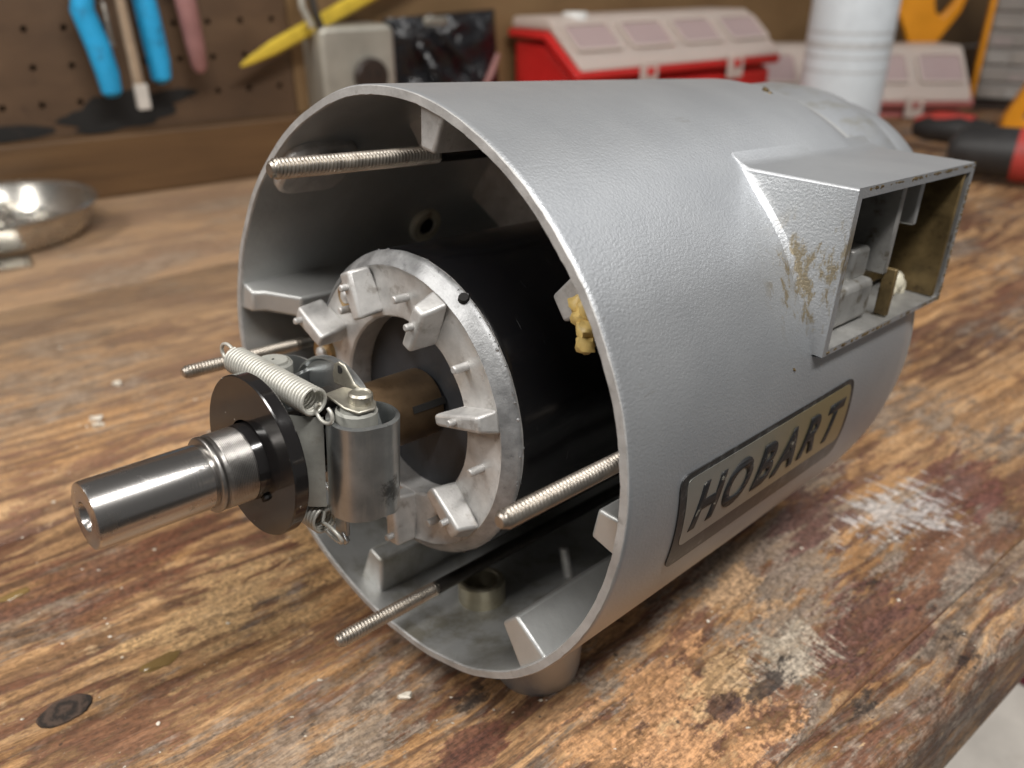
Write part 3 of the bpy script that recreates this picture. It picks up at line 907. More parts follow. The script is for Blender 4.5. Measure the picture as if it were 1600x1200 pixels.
# ---- orange clamp and bracket
t = thing('clamp', 'orange plastic clamp with a forked handle behind the white can', 'clamp', frame((0.738, 1.63, 0.088), (0.98, -0.12, 0)))
outer = [(-0.015, 0.004), (0.018, 0.0), (0.034, 0.022), (0.060, 0.066), (0.072, 0.115), (0.058, 0.118), (0.045, 0.082), (0.030, 0.060), (0.018, 0.064), (0.012, 0.085), (0.010, 0.125), (-0.052, 0.125), (-0.050, 0.072), (-0.032, 0.040)]
G().prism(outer, lambda u, v, y: (u, y, v), -0.011, 0.011).build('handle', 'orange_plastic', t, 0.004, seg=3)
G().box((0.002, 0, -0.042), (0.022, 0.016, 0.092)).build('bar', 'dark_rod_steel', t, 0.002)
t = thing('bracket', 'orange L-shaped bracket standing at the right edge of the view', 'bracket', frame((0.772, 1.335, 0), (0.95, -0.3, 0)))
G().prism([(-0.012, 0), (0.10, 0), (0.10, 0.016), (0.014, 0.020), (0.042, 0.105), (0.046, 0.155), (0.030, 0.155), (0.024, 0.105), (-0.010, 0.024)], lambda u, v, y: (u, y, v), -0.012, 0.012).build('body', 'orange_plastic', t, 0.004, seg=3)

# ---- black and red tool handles on the bench
p0, p1 = Vector((0.535, 1.03, 0.036)), Vector((0.74, 0.90, 0.036))
dd = (p1 - p0).normalized()
t = thing('cutter', 'black and red cushioned tool grip lying on the bench behind the motor', 'tool', frame((p0.x, p0.y, 0), dd))
L_ = (p1 - p0).length
G().tube([(-0.004, 0, 0.036), (0.004, 0, 0.036), (0.02, 0, 0.036), (0.08, 0, 0.036), (0.11, 0, 0.036), (L_, 0, 0.036)], [0.012, 0.024, 0.029, 0.0305, 0.028, 0.031], 24).build('grip', 'black_rubber', t)
for x, r in ((0.078, 0.0304), (0.19, 0.0304)):
    G().tube([(x - 0.011, 0, 0.036), (x, 0, 0.036), (x + 0.011, 0, 0.036)], [r, r + 0.0012, r], 24, False).build('band', 'red_rubber', t)
p0b = Vector((0.565, 1.20, 0))
t2 = thing('cutter', 'thinner black tool handle with red edge beside the thick grip', 'tool', frame((p0b.x, p0b.y, 0), (0.55, -0.62, 0)))
G().tube([(0, 0, 0.03), (0.02, 0, 0.032), (0.06, 0, 0.034), (0.10, 0, 0.034)], [0.012, 0.018, 0.019, 0.016], 18).build('grip', 'black_rubber', t2)
G().tube([(0.000, 0.002, 0.034), (0.03, 0.002, 0.040), (0.075, 0.002, 0.042)], [0.011, 0.0155, 0.013], 12).build('inlay', 'red_rubber', t2)

# ---- steel parts tray at the left
t = thing('parts_tray', 'round shallow steel tray holding loose bolts at the left', 'tray', frame((-0.497, 0.785, 0), (1, 0, 0)))
G().lathe([(0.066, 0.0), (0.076, 0.003), (0.084, 0.013), (0.0885, 0.028), (0.0925, 0.0305), (0.0935, 0.0325), (0.0915, 0.034), (0.087, 0.0315), (0.081, 0.015), (0.073, 0.0065), (0.055, 0.005), (0.001, 0.005)], 64, axis='Z', caps=(True, True)).build('dish', 'tray_steel', t)
rnd = random.Random(5)
for k in range(14):
    a, r = rnd.uniform(0, 2 * pi), rnd.uniform(0.01, 0.06)
    x, y = r * cos(a), r * sin(a) - 0.01
    d = Vector((cos(a * 3.1), sin(a * 3.1), rnd.uniform(-0.05, 0.25))).normalized() * rnd.uniform(0.014, 0.03)
    bolt = thing('bolt', 'loose bright steel bolt lying in the round tray', 'bolt', frame((-0.497 + x, 0.785 + y, 0.011 + 0.004 * (k % 3)), (1, 0, 0)), 'bolts in the round tray')
    G().tube([(0, 0, 0), d], 0.0035, 8).build('shank', 'small_part_steel', bolt)
    G().tube([-d * 0.18, d * 0.02], 0.0068, 6).build('head', 'small_part_steel', bolt)
t = G().box((0, 0, 0.0016), (0.30, 0.035, 0.0016)).build('steel_ruler', 'tray_steel')
t.matrix_world = frame((-0.560, 0.638, 0), (0.86, 0.50, 0))
tag(t, 'grey flat steel strip lying in front of the round tray', 'ruler')

# ---- things under the bench, seen past the front edge at lower right
t = thing('cardboard_box', 'pale box under the front edge of the bench at lower right', 'box', frame((0.42, 0.42, -0.535), (0.80, 0.60, 0)))
G().box((0, 0, 0.14), (0.34, 0.26, 0.28)).build('box', 'pale_cloth', t, 0.006)
G().box((0, 0.066, 0.2825), (0.335, 0.125, 0.005)).build('flap', 'pale_cloth', t, 0.001)
G().box((0, -0.066, 0.2825), (0.335, 0.125, 0.005)).build('flap', 'pale_cloth', t, 0.001)
g = G()
nn_ = 18
vs, fs = [], []
for j in range(nn_ + 1):
    for i in range(nn_ + 1):
        x, y = i / nn_ - 0.5, j / nn_ - 0.5
        e = 1 - max(abs(x), abs(y)) * 2
        vs.append((x * 0.16, y * 0.11, 0.002 + 0.045 * min(1, e * 2.5) * (0.7 + 0.5 * mnoise.noise(Vector((x * 5, y * 5, 4))))))
k = len(vs)
for j in range(nn_):
    for i in range(nn_):
        a = j * (nn_ + 1) + i
        fs.append((a, a + 1, a + nn_ + 2, a + nn_ + 1))
rag = G().add(vs, fs).build('rag', 'maroon_cloth', angle=80)
rag.matrix_world = frame((0.445, 0.515, -0.2505), (0.8, 0.6, 0))
tag(rag, 'crumpled maroon rag on the far side of the pale box under the bench', 'rag')

# ==================================================================== the motor
CA, CB = 0.0018, -0.0042                   # core axis in the motor frame
RS, RI = 0.1, 0.0968                       # outside and inside radius of the housing


OVAL = [(-180, 0.030), (-152, 0.010), (-124, -0.006), (-104, -0.020), (-88, -0.020), (-74, -0.006), (-61, 0.010), (-50, 0.015), (-28, 0.010), (0, 0.010),
        (14, 0.006), (30, -0.004), (46, -0.010), (62, -0.008), (84, 0.001), (100, 0.001), (117, -0.010), (133, -0.011), (152, 0.001), (166, 0.016), (180, 0.030)]


def oval(th, s=0.0):
    """the casting is a little out of round at its open end"""
    d = (math.degrees(th) + 180) % 360 - 180
    for (a0, v0), (a1, v1) in zip(OVAL[:-1], OVAL[1:]):
        if a0 <= d <= a1:
            t = (d - a0) / (a1 - a0)
            t = t * t * (3 - 2 * t)
            v = v0 + (v1 - v0) * t
            break
    f = 1 - min(1, max(0, (s - 0.08) / 0.11))
    return 1 + v * f * f * (3 - 2 * f)


def pol(th, r, s):
    r = r * oval(th, s)
    return Vector((r * cos(th), s, r * sin(th)))


H = thing('motor_housing', 'silver-grey cylindrical mixer motor housing, open in front, lying on the bench', 'motor housing', MOTOR)

# ---- shell with an opening cut for the switch box
g = G()
S0, S1 = 0.106, 0.201
T0, T1 = radians(13.2), radians(52.6)
NT = 288
th = sorted(set([2 * pi * i / NT for i in range(NT)] + [T0, T1]))
nt = len(th)


def shell_surface(prof, ri):
    k = len(g.v)
    for (r, s) in prof:
        for a in th:
            g.v.append(tuple(pol(a, r, s)))
    for j in range(len(prof) - 1):
        for i in range(nt):
            i2 = (i + 1) % nt
            if S0 - 1e-5 <= prof[j][1] and prof[j + 1][1] <= S1 + 1e-5 and th[i] >= T0 - 1e-5 and th[i] < T1 - 1e-5 and ri:
                continue
            g.f.append((k + j * nt + i, k + j * nt + i2, k + (j + 1) * nt + i2, k + (j + 1) * nt + i))
    return k


outer = [(0.0997, 0.0004), (RS, 0.001), (RS, 0.002), (RS, 0.05), (RS, S0), (RS, 0.15), (RS, 0.182), (0.0992, 0.190), (0.0972, 0.1965), (0.0945, 0.201)]
shell_surface(outer, True)
g.lathe([(0.0945, 0.201), (0.0900, 0.2065), (0.085, 0.2095), (0.07, 0.211), (0.0005, 0.2115)], 96, caps=(False, True))
shell = g.build('shell', 'paint', H, angle=40)
g = G()
inner = [(RI, 0.0006), (RI, 0.03), (RI, S0), (RI, 0.15), (RI, S1), (0.02, 0.2012), (0.0005, 0.2012)]
shell_surface(inner, True)
g.build('liner', 'inside', H, angle=40)
g = G()
rows = []
for (r, s, jj) in ((0.0997, 0.0004, 0.0), (0.0995, 0.0, 0.0002), (0.0971, -0.0001, 0.0002), (RI, 0.0006, 0.0)):
    k = len(g.v)
    for a in th:
        q = mnoise.noise(Vector((cos(a) * 42, sin(a) * 42, r * 400))) * jj
        g.v.append(tuple(pol(a, r + q, s + q * 0.8)))
for j in range(3):
    for i in range(nt):
        i2 = (i + 1) % nt
        g.f.append((j * nt + i, j * nt + i2, (j + 1) * nt + i2, (j + 1) * nt + i))
g.build('rim', 'cut_aluminium', H, angle=30)

# ---- rear cap and neck
g = G().lathe([(0.076, 0.2116), (0.0768, 0.222), (0.0782, 0.247), (0.0772, 0.262), (0.0750, 0.2685), (0.0715, 0.270), (0.0705, 0.274), (0.0710, 0.276), (0.0700, 0.300), (0.068, 0.306), (0.063, 0.309), (0.0005, 0.310)], 96, (-0.006, 0.0190), caps=(True, True))
g.build('rear_neck', 'paint', H)

# ---- switch box: a corner standing out of the cylinder
BA, BT, BB = 0.1015, 0.0785, 0.0228        # outer plane, top plane, bottom edge
SF, SR = 0.1005, 0.2065                    # front and rear walls
g = G()
nA = 16
thA = math.asin(BT / RS)
thB = math.asin(BB / RS)


walls = []


def fillet_wall(s, sgn):
    """triangular end wall with a cove where it meets the cylinder"""
    rows = [[], [], [], [], []]
    for i in range(nA + 1):
        a = thA + (thB - thA) * i / nA
        f = min(1, 4 * i / nA + 0.35, 4 * (nA - i) / nA + 0.15)
        for k, (dr, ds) in enumerate(((-0.0003, -0.0042), (0.0004, -0.0021), (0.0014, -0.0007), (0.0034, 0.0))):
            p = pol(a, RS + dr * f, s + sgn * ds * f)
            if k == 3:
                p = Vector((min(p.x, BA), p.y, min(p.z, BT - 0.0008)))
            rows[k].append(p)
        rows[4].append(Vector((BA, s, BT)) if False else None)
    n_ = nA + 1
    vs = [p for r in rows[:4] for p in r]
    fs = []
    for k in range(3):
        for i in range(nA):
            fs.append((k * n_ + i, k * n_ + i + 1, (k + 1) * n_ + i + 1, (k + 1) * n_ + i))
    c = len(vs)
    vs += [Vector((BA, s, BT - 0.0008)), Vector((BA, s, BB))]
    for i in range(nA):
        fs.append((3 * n_ + i, 3 * n_ + i + 1, c))
    fs.append((3 * n_ + nA, c + 1, c))
    walls.append(G().add(vs, fs))


fillet_wall(SF, 1)
fillet_wall(SR, -1)
W = 0.0035
# top plate (outer), its cove to the cylinder, and the thickness faces round the opening
x_root = RS * cos(thA)
sec_ = [(x_root - 0.0060, BT + 0.0041), (x_root - 0.0025, BT + 0.0016), (x_root + 0.0015, BT + 0.0003), (BA, BT)]
rows_ = [[(x, SF, z - 0.0008 if i_ == 3 else min(z, BT - 0.0008)) for i_, (x, z) in enumerate(sec_)]]
for e_, dz in ((0.0003, -0.00025), (0.0009, 0)):
    rows_.append([(x, SF + e_, z + dz) for x, z in sec_])
for e_, dz in ((0.0009, 0), (0.0003, -0.00025)):
    rows_.append([(x, SR - e_, z + dz) for x, z in sec_])
rows_.append([(x, SR, z - 0.0008 if i_ == 3 else min(z, BT - 0.0008)) for i_, (x, z) in enumerate(sec_)])
plate_g = G().add([p for r in rows_ for p in r], [(j_ * 4 + i_, j_ * 4 + i_ + 1, j_ * 4 + 5 + i_, j_ * 4 + 4 + i_) for j_ in range(5) for i_ in range(3)])
# face frame
o_ = [(SF, BT), (SR, BT), (SR, BB), (SF, BB)]
i_ = [(SF + W, BT - W), (SR - W, BT - W), (SR - W, BB + 0.002), (SF + W, BB + 0.002)]
vs = [(BA, s, z) for s, z in o_] + [(BA, s, z) for s, z in i_]
g.add(vs, [(k, (k + 1) % 4, 4 + (k + 1) % 4, 4 + k) for k in range(4)])
# bottom lip back to the cylinder
g.add([(BA, SF, BB), (BA, SR, BB), (RS * cos(thB) - 0.002, SR, BB - 0.0012), (RS * cos(thB) - 0.002, SF, BB - 0.0012)], [(0, 1, 2, 3)])
box = g.build('switch_box', 'paint', H, angle=28)
plate_g.build('top_plate', 'paint', box, angle=60)
for w_ in walls:
    w_.build('end_wall', 'paint', box, angle=24)
# inside of the box
XB = 0.055
g = G()
f_ = [(BA, s, z) for s, z in i_]
bk = [(XB, SF + W + 0.002, BT - W), (XB, SR - W - 0.002, BT - W), (XB, SR - W - 0.002, BB + 0.004), (XB, SF + W + 0.002, BB + 0.004)]
g.add(f_ + bk, [(0, 1, 5, 4), (1, 2, 6, 5), (2, 3, 7, 6), (3, 0, 4, 7), (4, 5, 6, 7)])
g.build('box_liner', 'dirty_inside', box)
G().box((0.0765, 0.1535, 0.058), (0.040, 0.0032, 0.0335)).build('divider', 'dirty_inside', box, 0.0006)
G().box((0.078, 0.172, 0.066), (0.036, 0.003, 0.018)).build('divider', 'inside', box, 0.0006)
G().box((0.070, 0.1785, 0.0508), (0.0225, 0.0440, 0.0452)).build('grimy_recess', 'box_grime', box, 0.001)
G().box((0.0780, 0.1990, 0.0502), (0.0462, 0.0020, 0.0500)).build('stained_side', 'box_grime', box, 0.0005)
G().box((0.0835, 0.1745, 0.0475), (0.006, 0.010, 0.022)).build('dark_slot', 'tar', box, 0.001)
for k_, (y_, z_, r_) in enumerate(((0.1845, 0.0275, 0.0034), (0.1895, 0.0300, 0.0042), (0.1935, 0.0270, 0.0040))):
    G().blob((0.0885, y_, z_), r_, 3 + k_ * 2.1, (0.8, 1.2, 0.9), 0.12, 9).build('wire_insulator', 'cream_plastic', box)
G().box((0.0780, 0.1275, 0.0330), (0.0340, 0.0440, 0.0150)).build('channel', 'dirty_inside', box, 0.0026, seg=3)
G().box((0.0760, 0.1420, 0.0455), (0.0300, 0.0150, 0.0120)).build('channel', 'dirty_inside', box, 0.0018, seg=3)
G().box((0.0975, 0.1555, 0.0345), (0.005, 0.0025, 0.018)).build('rib', 'box_grime', box, 0.0006)
# grimy gasket line along the opening edge
g = G()
rnd = random.Random(3)
for k in range(150):
    e = rnd.random()
    if e < 0.4:
        s, z = SR - 0.0012, BB + rnd.random() * (BT - BB)
    elif e < 0.7:
        s, z = SF + rnd.random() * (SR - SF), BT - 0.001
    else:
        s, z = SF + rnd.random() * (SR - SF), BB + 0.001
    g.blob((BA - 0.0001, s, z), rnd.uniform(0.0003, 0.0007), k, (0.5, 2.6, 0.9), 0.5, 5)
tag(g.build('gasket_crumbs', 'box_grime', box), kind='stuff')


# ---- lugs cast inside the shell
def lug(theta, s0, s1, h, wb, wt, mat='inside', ramp=0.0, lean=0.0, label=None):
    a = radians(theta)
    er, et = Vector((cos(a), 0, sin(a))), Vector((-sin(a), 0, cos(a)))
    R0 = RI * oval(a, s0) + 0.0010
    def sec(s, hh):
        top = R0 - 0.001 - hh
        return [er * R0 + et * (-wb / 2) + Vector((0, s, 0)), er * top + et * (-wt / 2 + lean) + Vector((0, s, 0)),
                er * top + et * (wt / 2 + lean) + Vector((0, s, 0)), er * R0 + et * (wb / 2) + Vector((0, s, 0))]
    ss = [(s0, h)] if not ramp else [(s0, h * 0.35), (s0 + ramp * 0.35, h * 0.45), (s0 + ramp, h)]
    ss.append((s1, h))
    vs, fs = [], []
    for s, hh in ss:
        vs += sec(s, hh)
    for j in range(len(ss) - 1):
        for i in range(4):
            i2 = (i + 1) % 4
            fs.append((j * 4 + i, j * 4 + i2, j * 4 + 4 + i2, j * 4 + 4 + i))
    fs += [(0, 1, 2, 3), tuple(len(vs) - 4 + i for i in range(4))]
    o = G().add(vs, fs).build('lug', mat, H, 0.0011, seg=3)
    return o


lug(80.5, 0.003, 0.026, 0.0125, 0.0115, 0.0062, 'cut_aluminium')
lug(174.5, -0.0 + 0.001, 0.10, 0.0215, 0.0120, 0.0085, ramp=0.014)
lug(-103.0, 0.0070, 0.12, 0.0150, 0.0135, 0.0080, lean=-0.001)
lug(-43.5, 0.0015, 0.13, 0.0155, 0.0150, 0.0085)
lug(-8.0, 0.0095, 0.10, 0.0135, 0.0135, 0.0105)
lug(38.0, 0.017, 0.032, 0.0245, 0.0180, 0.0085, 'cut_aluminium')
lug(120.0, 0.05, 0.17, 0.010, 0.012, 0.008)
# glue lump on the upper right lug
g = G()
for k, (a_, s_, z_, r_) in enumerate(((0.0665, 0.0150, 0.0485, 0.0030), (0.0690, 0.0138, 0.0455, 0.0034), (0.0720, 0.0125, 0.0440, 0.0032), (0.0730, 0.0110, 0.0400, 0.0028), (0.0705, 0.0130, 0.0490, 0.0026))):
    g.blob((a_, s_, z_), r_, k * 1.9, (1, 1, 1), 0.3, 8)
g.build('glue_lump', 'glue', H, angle=60)

# ---- hollow boss and pin at the bottom, clip and pad on the left wall
def boss(theta, s, r_out, r_in, h, mat):
    a = radians(theta)
    er, et = Vector((cos(a), 0, sin(a))), Vector((-sin(a), 0, cos(a)))
    g = G()
    n_ = 28
    prof = [(r_out, -0.002), (r_out, h - 0.0008), (r_out - 0.0008, h), (r_in + 0.0005, h), (r_in, h - 0.0006), (r_in, 0.0006), (0.0002, 0.0005)]
    k = 0
    for (r, z) in prof:
        for i in range(n_):
            t_ = 2 * pi * i / n_
            p = er * (RI * oval(a, s) - z) + et * (r * cos(t_)) + Vector((0, s + r * sin(t_), 0))
            g.v.append(tuple(p))
    for j in range(len(prof) - 1):
        for i in range(n_):
            i2 = (i + 1) % n_
            g.f.append((j * n_ + i, j * n_ + i2, (j + 1) * n_ + i2, (j + 1) * n_ + i))
    return g.build('boss', mat, H)


boss(-82, 0.036, 0.0095, 0.0066, 0.0090, 'oily_aluminium')
boss(163, 0.092, 0.0085, 0.0042, 0.003, 'cream_plastic')
a = radians(-73)
RIP = RI * oval(a, 0.071)
er = Vector((cos(a), 0, sin(a)))
G().tube([er * (RIP + 0.001) + Vector((0, 0.071, 0)), er * (RIP - 0.012) + Vector((0, 0.071, 0)), er * (RIP - 0.0128) + Vector((0, 0.071, 0))], [0.0021, 0.0021, 0.0014], 14).build('pin', 'cast_aluminium', H)
# cast clip pad behind the upper rod
a = radians(136)
er, et = Vector((cos(a), 0, sin(a))), Vector((-sin(a), 0, cos(a)))
G().prism(rounded(0.026, 0.030, 0.008, 6), lambda u, v, t_: tuple(er * (RI * oval(a, 0.018) + 0.001 - t_) + et * u + Vector((0, 0.018 + v, 0))), 0, 0.006).build('clip_pad', 'cast_aluminium', H, 0.002, seg=3)
G().blob(er * (RI - 0.009) + et * -0.010 + Vector((0, 0.016, 0)), 0.0042, 4, (1, 1, 1), 0.15, 9).build('rivet', 'cast_aluminium', H)
# bulkhead web deep inside
vs, fs = [], []
for k in range(25):
    a_ = radians(60 + 96 * k / 24)
    for y in (0.118, 0.1215):
        vs += [pol(a_, RI, y), Vector((CA + 0.0575 * cos(a_), y, CB + 0.0575 * sin(a_)))]
for k in range(24):
    b_ = k * 4
    fs += [(b_, b_ + 1, b_ + 5, b_ + 4), (b_ + 2, b_ + 6, b_ + 7, b_ + 3), (b_ + 1, b_ + 3, b_ + 7, b_ + 5)]
fs += [(0, 2, 3, 1), (96, 97, 99, 98)]
G().add(vs, fs).build('bulkhead', 'cast_aluminium', H)
a = radians(163)
er = Vector((cos(a), 0, sin(a)))
RIP = RI * oval(a, 0.092)
G().tube([er * (RIP - 0.0008) + Vector((0, 0.092, 0)), er * (RIP - 0.0024) + Vector((0, 0.092, 0))], 0.0040, 16).build('bolt_hole', 'tar', H)

# ---- four threaded rods
for k, (ang, r, tip, dark) in enumerate(((99.5, 0.0777, -0.032, 0.030), (5.2, 0.0862, -0.032, 0.045), (-80.9, 0.0788, -0.032, 0.012), (-172.2, 0.0872, -0.032, 0.018))):
    c = (r * cos(radians(ang)), r * sin(radians(ang)))
    rod = G().thread(c, tip, dark, 0.0031 if k == 0 else 0.0028, 0.0007, 0.0013).build('threaded_rod', 'rod_steel', H, angle=35)
    G().lathe([(0.0026, dark), (0.0026, 0.16)], 18, c, caps=(True, True)).build('shank', 'dark_rod_steel' if k != 3 else 'rod_steel', rod)

# ---- foot under the front
a = radians(-63.5)
er, et = Vector((cos(a), 0, sin(a))), Vector((-sin(a), 0, cos(a)))
zb = Vector((0, 0, -1))
for sx in (1, -1):
    g = G()
    n_ = 36
    rows_ = ((0.0170, None), (0.0168, -0.1030), (0.0162, -0.1068), (0.0150, -0.1098), (0.0130, -0.1117), (0.0104, -0.1126), (0.0075, -0.1128))
    fx, fy = sx * 0.0440, 0.036
    for r, z in rows_:
        for k in range(n_):
            t_ = 2 * pi * k / n_
            x, y = fx + r * cos(t_), fy + r * sin(t_)
            g.v.append((x, y, z if z is not None else -math.sqrt(max(0.0992 ** 2 - x * x, 0))))
    for j_ in range(6):
        for k in range(n_):
            g.f.append((j_ * n_ + k, j_ * n_ + (k + 1) % n_, (j_ + 1) * n_ + (k + 1) % n_, (j_ + 1) * n_ + k))
    g.f.append(tuple(6 * n_ + k for k in range(n_)))
    g.build('foot', 'paint', H)


# ---- the name badge, bent round the shell
def bend(bm, r):
    for v in bm.verts:
        s, arc, t_ = v.co
        p = pol(arc / RS, RS + r + t_, s)
        v.co = p


def badge_part(name, poly, mat, r, thick, parent, text_mesh=None):
    bm = bmesh.new()
    if text_mesh is not None:
        bm.from_mesh(text_mesh)
    else:
        vv = [bm.verts.new((x, y, 0)) for x, y in poly]
        bm.faces.new(vv)
    lo = min(v.co.y for v in bm.verts)
    hi = max(v.co.y for v in bm.verts)
    k = int((hi - lo) / 0.0015) + 1
    for i in range(1, k):
        y = lo + (hi - lo) * i / k
        bmesh.ops.bisect_plane(bm, geom=bm.verts[:] + bm.edges[:] + bm.faces[:], plane_co=(0, y, 0), plane_no=(0, 1, 0))
    bmesh.ops.triangulate(bm, faces=bm.faces[:])
    ext = bmesh.ops.extrude_face_region(bm, geom=bm.faces[:])
    for v in [e for e in ext['geom'] if isinstance(e, bmesh.types.BMVert)]:
        v.co.z += thick
    bmesh.ops.recalc_face_normals(bm, faces=bm.faces[:])
    bend(bm, r)
    me = bpy.data.meshes.new(name)
    bm.to_mesh(me)
    bm.free()
    me.materials.append(MAT[mat])
    o = bpy.data.objects.new(name, me)
    col.objects.link(o)
    o.parent = parent
    return o


def round_quad(q, r, n=6):
    out = []
    m = len(q)
    for i in range(m):
        p, a_, b_ = Vector(q[i]), Vector(q[i - 1]), Vector(q[(i + 1) % m])
        da, db = (a_ - p).normalized(), (b_ - p).normalized()
        for k in range(n + 1):
            t_ = k / n
            out.append(tuple((p + da * r) * (1 - t_) ** 2 + p * 2 * t_ * (1 - t_) + (p + db * r) * t_ ** 2))
    return out


Q0 = [(0.0232, 0.0056), (0.1365, 0.0062), (0.1422, -0.0300), (0.0288, -0.0305)]
plate = badge_part('badge', round_quad(Q0, 0.0048), 'border', -0.0002, 0.00066, H)
Q1 = [(0.0268, 0.0037), (0.1340, 0.0044), (0.1380, -0.0210), (0.0308, -0.0215)]
badge_part('badge_field', round_quad(Q1, 0.0034), 'badge', 0.00036, 0.00024, plate)
for k, (ch, s_) in enumerate(zip('HOBART', (0.0400, 0.0568, 0.0742, 0.0900, 0.1063, 0.1225))):
    fc_ = bpy.data.curves.new('letter', 'FONT')
    fc_.body = ch
    fc_.size = 0.0214
    fc_.shear = 0.20
    fc_.offset = 0.00085
    fc_.align_x = 'CENTER'
    fc_.resolution_u = 6
    tmp = bpy.data.objects.new('letter', fc_)
    col.objects.link(tmp)
    dg = bpy.context.evaluated_depsgraph_get()
    me = bpy.data.meshes.new_from_object(tmp.evaluated_get(dg))
    bpy.data.objects.remove(tmp)
    for v in me.vertices:
        v.co.x = v.co.x * 0.92 + s_
        v.co.y = v.co.y - 0.0158
        v.co.z = 0
    badge_part('letter', None, 'ink', 0.00052, 0.00016, plate, me)

# specks of dirt and chips on the shell (raised crumbs)
g = G()
for (th_, s_, r_) in ((77, 0.178, 0.0015), (75.5, 0.1775, 0.0008), (12, 0.088, 0.0006)):
    p = pol(radians(th_), RS, s_)
    g.blob(p, r_, th_, (1, 1, 1), 0.5, 6)
tag(g.build('dirt_specks', 'box_grime', H), kind='stuff')

# ==================================================================== stator with its cast end bell
C = (CA, CB)
ST = thing('stator', 'black motor stator with toothed cast aluminium end ring inside the housing', 'stator', MOTOR)
G().lathe([(0.0495, 0.0085), (0.0532, 0.0088), (0.0538, 0.0100), (0.0540, 0.030), (0.0545, 0.160), (0.001, 0.1605)], 128, C, caps=(False, True)).build('body', 'black', ST)
ring = G().lathe([(0.0533, 0.0086), (0.0533, 0.0074), (0.0527, 0.0066), (0.0506, 0.0044), (0.0494, 0.0033), (0.0490, 0.0032), (0.0485, 0.0036), (0.0470, 0.0044), (0.0440, 0.0046), (0.0335, 0.0046), (0.0322, 0.0048), (0.0316, 0.0056), (0.0316, 0.0142)], 128, C, jit=0.00022)
ring = ring.build('end_ring', 'cast_aluminium', ST, angle=28)
# ragged flash on the outer edge
g = G()
rnd = random.Random(21)
for k in range(60):
    a = rnd.uniform(-60, 110)
    p = Vector((CA + 0.0533 * cos(radians(a)), 0.0075 + rnd.uniform(-0.0008, 0.001), CB + 0.0533 * sin(radians(a))))
    g.blob(p, rnd.uniform(0.0002, 0.0005), k, (1.3, 0.8, 1.3), 0.6, 5)
tag(g.build('casting_flash', 'streaked_aluminium', ring), kind='stuff')
G().lathe([(0.0537, 0.0076), (0.0534, 0.0068), (0.0528, 0.00625), (0.0507, 0.0041), (0.0493, 0.0030)], 128, C, jit=0.00015).build('machined_edge', 'streaked_aluminium', ring)


def cpol(th_, r, s):
    return Vector((CA + r * cos(radians(th_)), s, CB + r * sin(radians(th_))))


def tooth(th_, r0, r1, wi, wo, s_top, land):
    a = radians(th_)
    er, et = Vector((cos(a), 0, sin(a))), Vector((-sin(a), 0, cos(a)))
    c0 = Vector((CA, 0, CB))
    P = lambda r, w, s: c0 + er * r + et * w + Vector((0, s, 0))
    vs = [P(r0, -wi / 2, s_top), P(r0, wi / 2, s_top), P(r1, wo / 2, s_top), P(r1, -wo / 2, s_top),
          P(max(r0 + 0.0010, 0.0317), -wi * 0.5 - 0.0018, 0.0060), P(max(r0 + 0.0010, 0.0317), wi * 0.5 + 0.0008, 0.0060), P(max(r1, 0.0492), wo * 0.5 + 0.0008, 0.0036), P(max(r1, 0.0492), -wo * 0.5 - 0.0020, 0.0036)]
    return G().add(vs, [(0, 1, 2, 3), (4, 7, 6, 5), (0, 4, 5, 1), (1, 5, 6, 2), (2, 6, 7, 3), (3, 7, 4, 0)]).build('tooth', 'cast_aluminium', ring, 0.0011, seg=3)


def pin(th_, r, s0, s1, rad=0.00155):
    p, q = cpol(th_, r, s1), cpol(th_, r, s0)
    e = (q - p).normalized()
    G().tube([p, q - e * 0.0004, q], [rad, rad, rad * 0.72], 12).build('pin', 'cast_aluminium', ring)


for (t_, r0, r1, wi, wo, st_, land, pin_r) in ((155, 0.0370, 0.0535, 0.0050, 0.0062, -0.0062, 0.0, 0.0500), (116, 0.0325, 0.0490, 0.0048, 0.0060, -0.0040, 0.001, 0.0440),
        (67.5, 0.0295, 0.0450, 0.0046, 0.0052, -0.0040, 0.0045, 0.0385), (16.5, 0.0262, 0.0465, 0.0040, 0.0052, -0.0032, 0.0045, 0.0360),
        (-38, 0.0300, 0.0470, 0.0050, 0.0062, -0.0042, 0.001, 0.0420), (-84, 0.0305, 0.0495, 0.0046, 0.0060, -0.0045, 0.0, 0.0460),
        (-128, 0.0315, 0.0480, 0.0048, 0.0060, -0.0030, 0.001, 0.0425), (-168, 0.0325, 0.0490, 0.0048, 0.0060, -0.0030, 0.001, 0.0425)):
    tooth(t_, r0, r1, wi, wo, st_, land)
    pin(t_ + 0.5, pin_r, st_ - 0.0026, st_ + 0.004, 0.0012)
for t_ in (88, 40, -9, -60, 136, -105, -150):
    pin(t_, 0.0400, -0.0010, 0.0060, 0.00135)
# brass washers with round rivets
for (t_, r_, s_) in ((133, 0.0440, 0.0034), (173, 0.0465, 0.0028)):
    c = cpol(t_, r_, s_)
    w_ = G().lathe([(0.0062, s_ + 0.006), (0.0062, s_ + 0.0006), (0.0058, s_), (0.0002, s_)], 24, (c.x, c.z), caps=(True, False)).build('washer', 'brass', ring)
    G().lathe([(0.0027, s_), (0.0025, s_ - 0.0012), (0.0016, s_ - 0.0019), (0.0002, s_ - 0.0021)], 16, (c.x, c.z), caps=(True, True)).build('rivet', 'cast_aluminium', w_)
# little dark vent hole on the outer edge
p = cpol(60, 0.0533, 0.0062)
er = Vector((cos(radians(60)), -0.5, sin(radians(60)))).normalized()
G().tube([p - er * 0.0005, p + er * 0.0009], [0.0019, 0.0015], 10).build('vent_hole', 'tar', ring)

